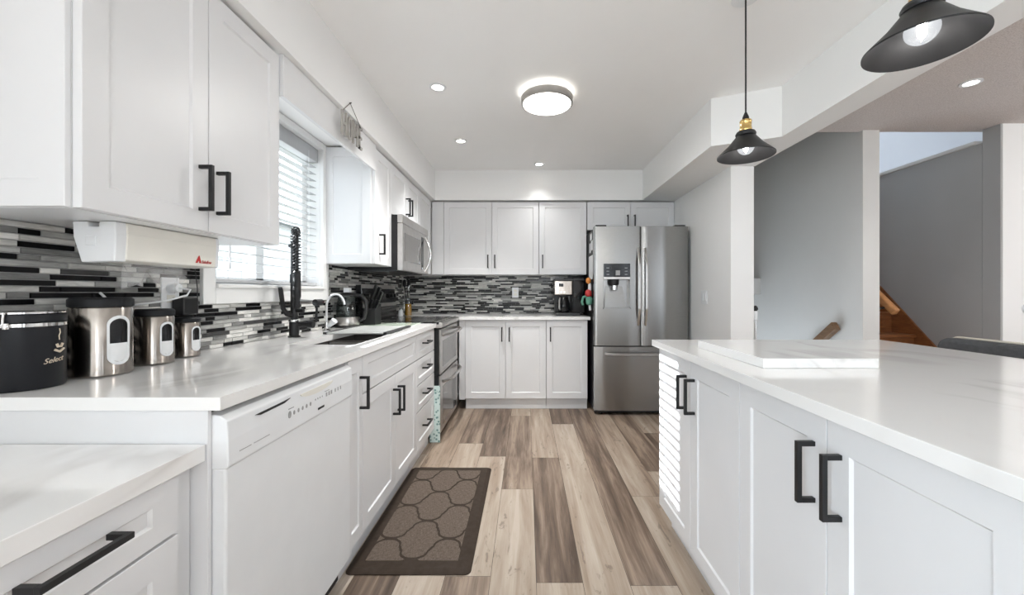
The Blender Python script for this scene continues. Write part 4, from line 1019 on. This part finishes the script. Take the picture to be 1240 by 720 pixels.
fl_ = thing('flush_ceiling_light', 'round flush ceiling light with satin metal ring', 'lamp', (.13, 2.52, ZC))
MB().lathe(.13, 2.52, [(.135, ZC - .0005), (.135, ZC - .030)], 48).build('mounting_plate', white_plastic, fl_, smooth=40)
MB().lathe(.13, 2.52, [(.150, ZC - .032), (.162, ZC - .032), (.164, ZC - .036), (.162, ZC - .074), (.152, ZC - .076), (.150, ZC - .070)], 64, caps=False).build('metal_ring', steel_lite, fl_, smooth=40)
MB().lathe(.13, 2.52, [(.149, ZC - .031), (.151, ZC - .060), (.150, ZC - .078), (.10, ZC - .084), (.03, ZC - .086)], 64).build('diffuser', warm_glow, fl_, smooth=50)
lamp('flush_light', 'AREA', (.13, 2.52, ZC - .092), 5, (1, .995, .98), aim=(0, 0, -1), shape='DISK', size=.28)
def downlight(cx, cy, label, e=52):
    t = thing('recessed_downlight', label, 'lamp', (cx, cy, ZC), 'recessed ceiling downlights')
    MB().lathe(cx, cy, [(.052, ZC - .0003), (.052, ZC - .005), (.036, ZC - .006), (.034, ZC - .0003)], 32, caps=False).build('trim_ring', white_plastic, t, smooth=40)
    MB().lathe(cx, cy, [(.033, ZC - .0004), (.030, ZC - .003), (.01, ZC - .004)], 24).build('lens', spot_glow, t, smooth=40)
    lamp('downlight_beam', 'SPOT', (cx, cy, ZC - .02), e, (1, .99, .97), aim=(0, 0, -1), spot_size=math.radians(100), spot_blend=1.0, shadow_soft_size=.035)
downlight(-.546, 2.45, 'recessed downlight above the window side, level with the round flush light')
downlight(-.548, 3.32, 'recessed downlight above the stove')
downlight(.126, 3.92, 'recessed downlight close to the back wall cabinets', 6)
downlight(2.68, 2.40, 'recessed downlight in the textured ceiling past the beam', 12)

# ------------------------------------------------------------------ floor mat
fm = thing('kitchen_mat', 'brown cushioned floor mat with quatrefoil pattern before the sink cabinet', 'floor mat', (-.48, 2.09, 0))
mx0, mx1, my0, my1 = -.738, -.226, 1.605, 2.58
def rrect(i, rr_=.025):
    P_ = []
    for (cx_, cy_, a0) in ((mx1 - rr_, my1 - rr_, 0), (mx0 + rr_, my1 - rr_, 90), (mx0 + rr_, my0 + rr_, 180), (mx1 - rr_, my0 + rr_, 270)):
        for k in range(7):
            a = math.radians(a0 + 15 * k); P_.append((cx_ + (rr_ - i) * math.cos(a), cy_ + (rr_ - i) * math.sin(a)))
    return P_
mb = MB(); mb.rings([[(x, y, z) for x, y in rrect(i)] for i, z in ((0, .001), (0, .004), (.022, .0155))])
mb.build('cushion', matb, fm, smooth=50)
def clip(poly, x0, x1, y0, y1):
    for ax, lim, sg_ in ((0, x0, 1), (0, x1, -1), (1, y0, 1), (1, y1, -1)):
        out = []
        for i, p in enumerate(poly):
            q = poly[(i + 1) % len(poly)]; dp, dq = sg_ * (p[ax] - lim), sg_ * (q[ax] - lim)
            if dp >= 0: out.append(p)
            if (dp >= 0) != (dq >= 0):
                t_ = dp / (dp - dq); out.append((p[0] + (q[0] - p[0]) * t_, p[1] + (q[1] - p[1]) * t_))
        poly = out
        if len(poly) < 3: return []
    return poly
quad = [(0, .5), (.06, .495), (.12, .475), (.17, .44), (.20, .395), (.212, .345), (.214, .305), (.236, .288), (.25, .25), (.264, .212), (.286, .195), (.288, .155), (.300, .105), (.332, .060), (.38, .030), (.42, .0)]
mb = MB(); hx, hy = .1335, .1425
for i in range(-4, 5):
    for j in range(-6, 7):
        if (i + j) % 2: continue
        cx_, cy_ = -.487 + i * hx, 1.82 + j * hy
        full = [(a * .252, b * .264) for a, b in quad]
        full = full + [(a, -b) for a, b in full[-2::-1]]; full = full + [(-a, b) for a, b in full[-2:0:-1]]
        P_ = clip([(cx_ + a, cy_ + b) for a, b in full], mx0 + .062, mx1 - .062, my0 + .065, my1 - .065)
        if len(P_) > 2: mb.prism(P_, 'z', .0150, .0165)
mb.build('quatrefoil_pattern', matw, fm)

# ------------------------------------------------------------------ stairs
st_ = thing('staircase', 'orange brown wooden staircase rising past the grey column', 'staircase', (3.15, 3.4, 0))
mb_t = MB(); mb_r = MB()
for k in range(1, 11):
    y = 2.96 + .222 * (k - 1); z = .19 * k
    mb_t.box(2.752, 3.53, y - .025, y + .23, z - .03, z); mb_r.box(2.752, 3.53, y, y + .018, z - .19, z - .03)
mb_t.build('treads', wood_stair, st_, bevel=.006); mb_r.build('risers', wood_stair, st_)
mb = MB(); sl = .19 / .222
def sk_(y): return .66 + (y - 3.43) * .98
mb.prism([(3.15, 0.0), (3.15, sk_(3.15)), (3.19, sk_(3.19)), (5.27, sk_(5.27)), (5.27, sk_(5.27) - .55), (3.5, .0)], 'x', 3.532, 3.549)
mb.build('skirt_board', wood_stair, st_)
hr = thing('stair_handrail', 'honey wood handrail end beside the stairs going up', 'handrail', (2.85, 3.05, .9))
MB().bar((2.86, 3.08, .985), (2.86, 4.9, .985 + 1.82 * .86), .048, .055).build('rail', rail_wood, hr, bevel=.012, seg=3)
for y in (3.16, 4.2): MB().tube([(2.752, y, .955 + (y - 3.03) * .86 - .06), (2.86, y, .955 + (y - 3.03) * .86 - .045), (2.86, y, .955 + (y - 3.03) * .86 - .02)], .008, 8).build('bracket', black_metal, hr, smooth=50)
hr = thing('basement_handrail', 'brown wooden handrail sloping down on the grey stairwell wall', 'handrail', (2.56, 3.3, .8))
MB().bar((2.575, 3.31, .865), (2.575, 4.5, .865 - 1.19 * .78), .05, .075).build('rail', brown_rail, hr, bevel=.008, seg=3)
for y in (3.5, 4.3): MB().tube([(2.62, y, .865 - (y - 3.31) * .78 - .07), (2.575, y, .865 - (y - 3.31) * .78 - .06), (2.575, y, .865 - (y - 3.31) * .78 - .03)], .008, 8).build('bracket', black_metal, hr, smooth=50)
po = thing('upright_pole', 'slim silver pole with black grip standing at the wall end', 'pole', (1.752, 3.055, 0))
MB().lathe(1.757, 3.055, [(.06, 0), (.06, .02), (.02, .03)], 20).build('foot', black_plastic, po, smooth=40)
MB().tube([(1.757, 3.055, .025), (1.757, 3.055, .95)], .012, 12).build('tube', chrome, po, smooth=50)
MB().lathe(1.757, 3.055, [(.013, .93), (.014, .99), (.010, 1.0)], 14).build('collar', white_plastic, po, smooth=40)
MB().lathe(1.757, 3.055, [(.010, .998), (.020, 1.012), (.016, 1.03), (.006, 1.04)], 14).build('grip', black_plastic, po, smooth=40)
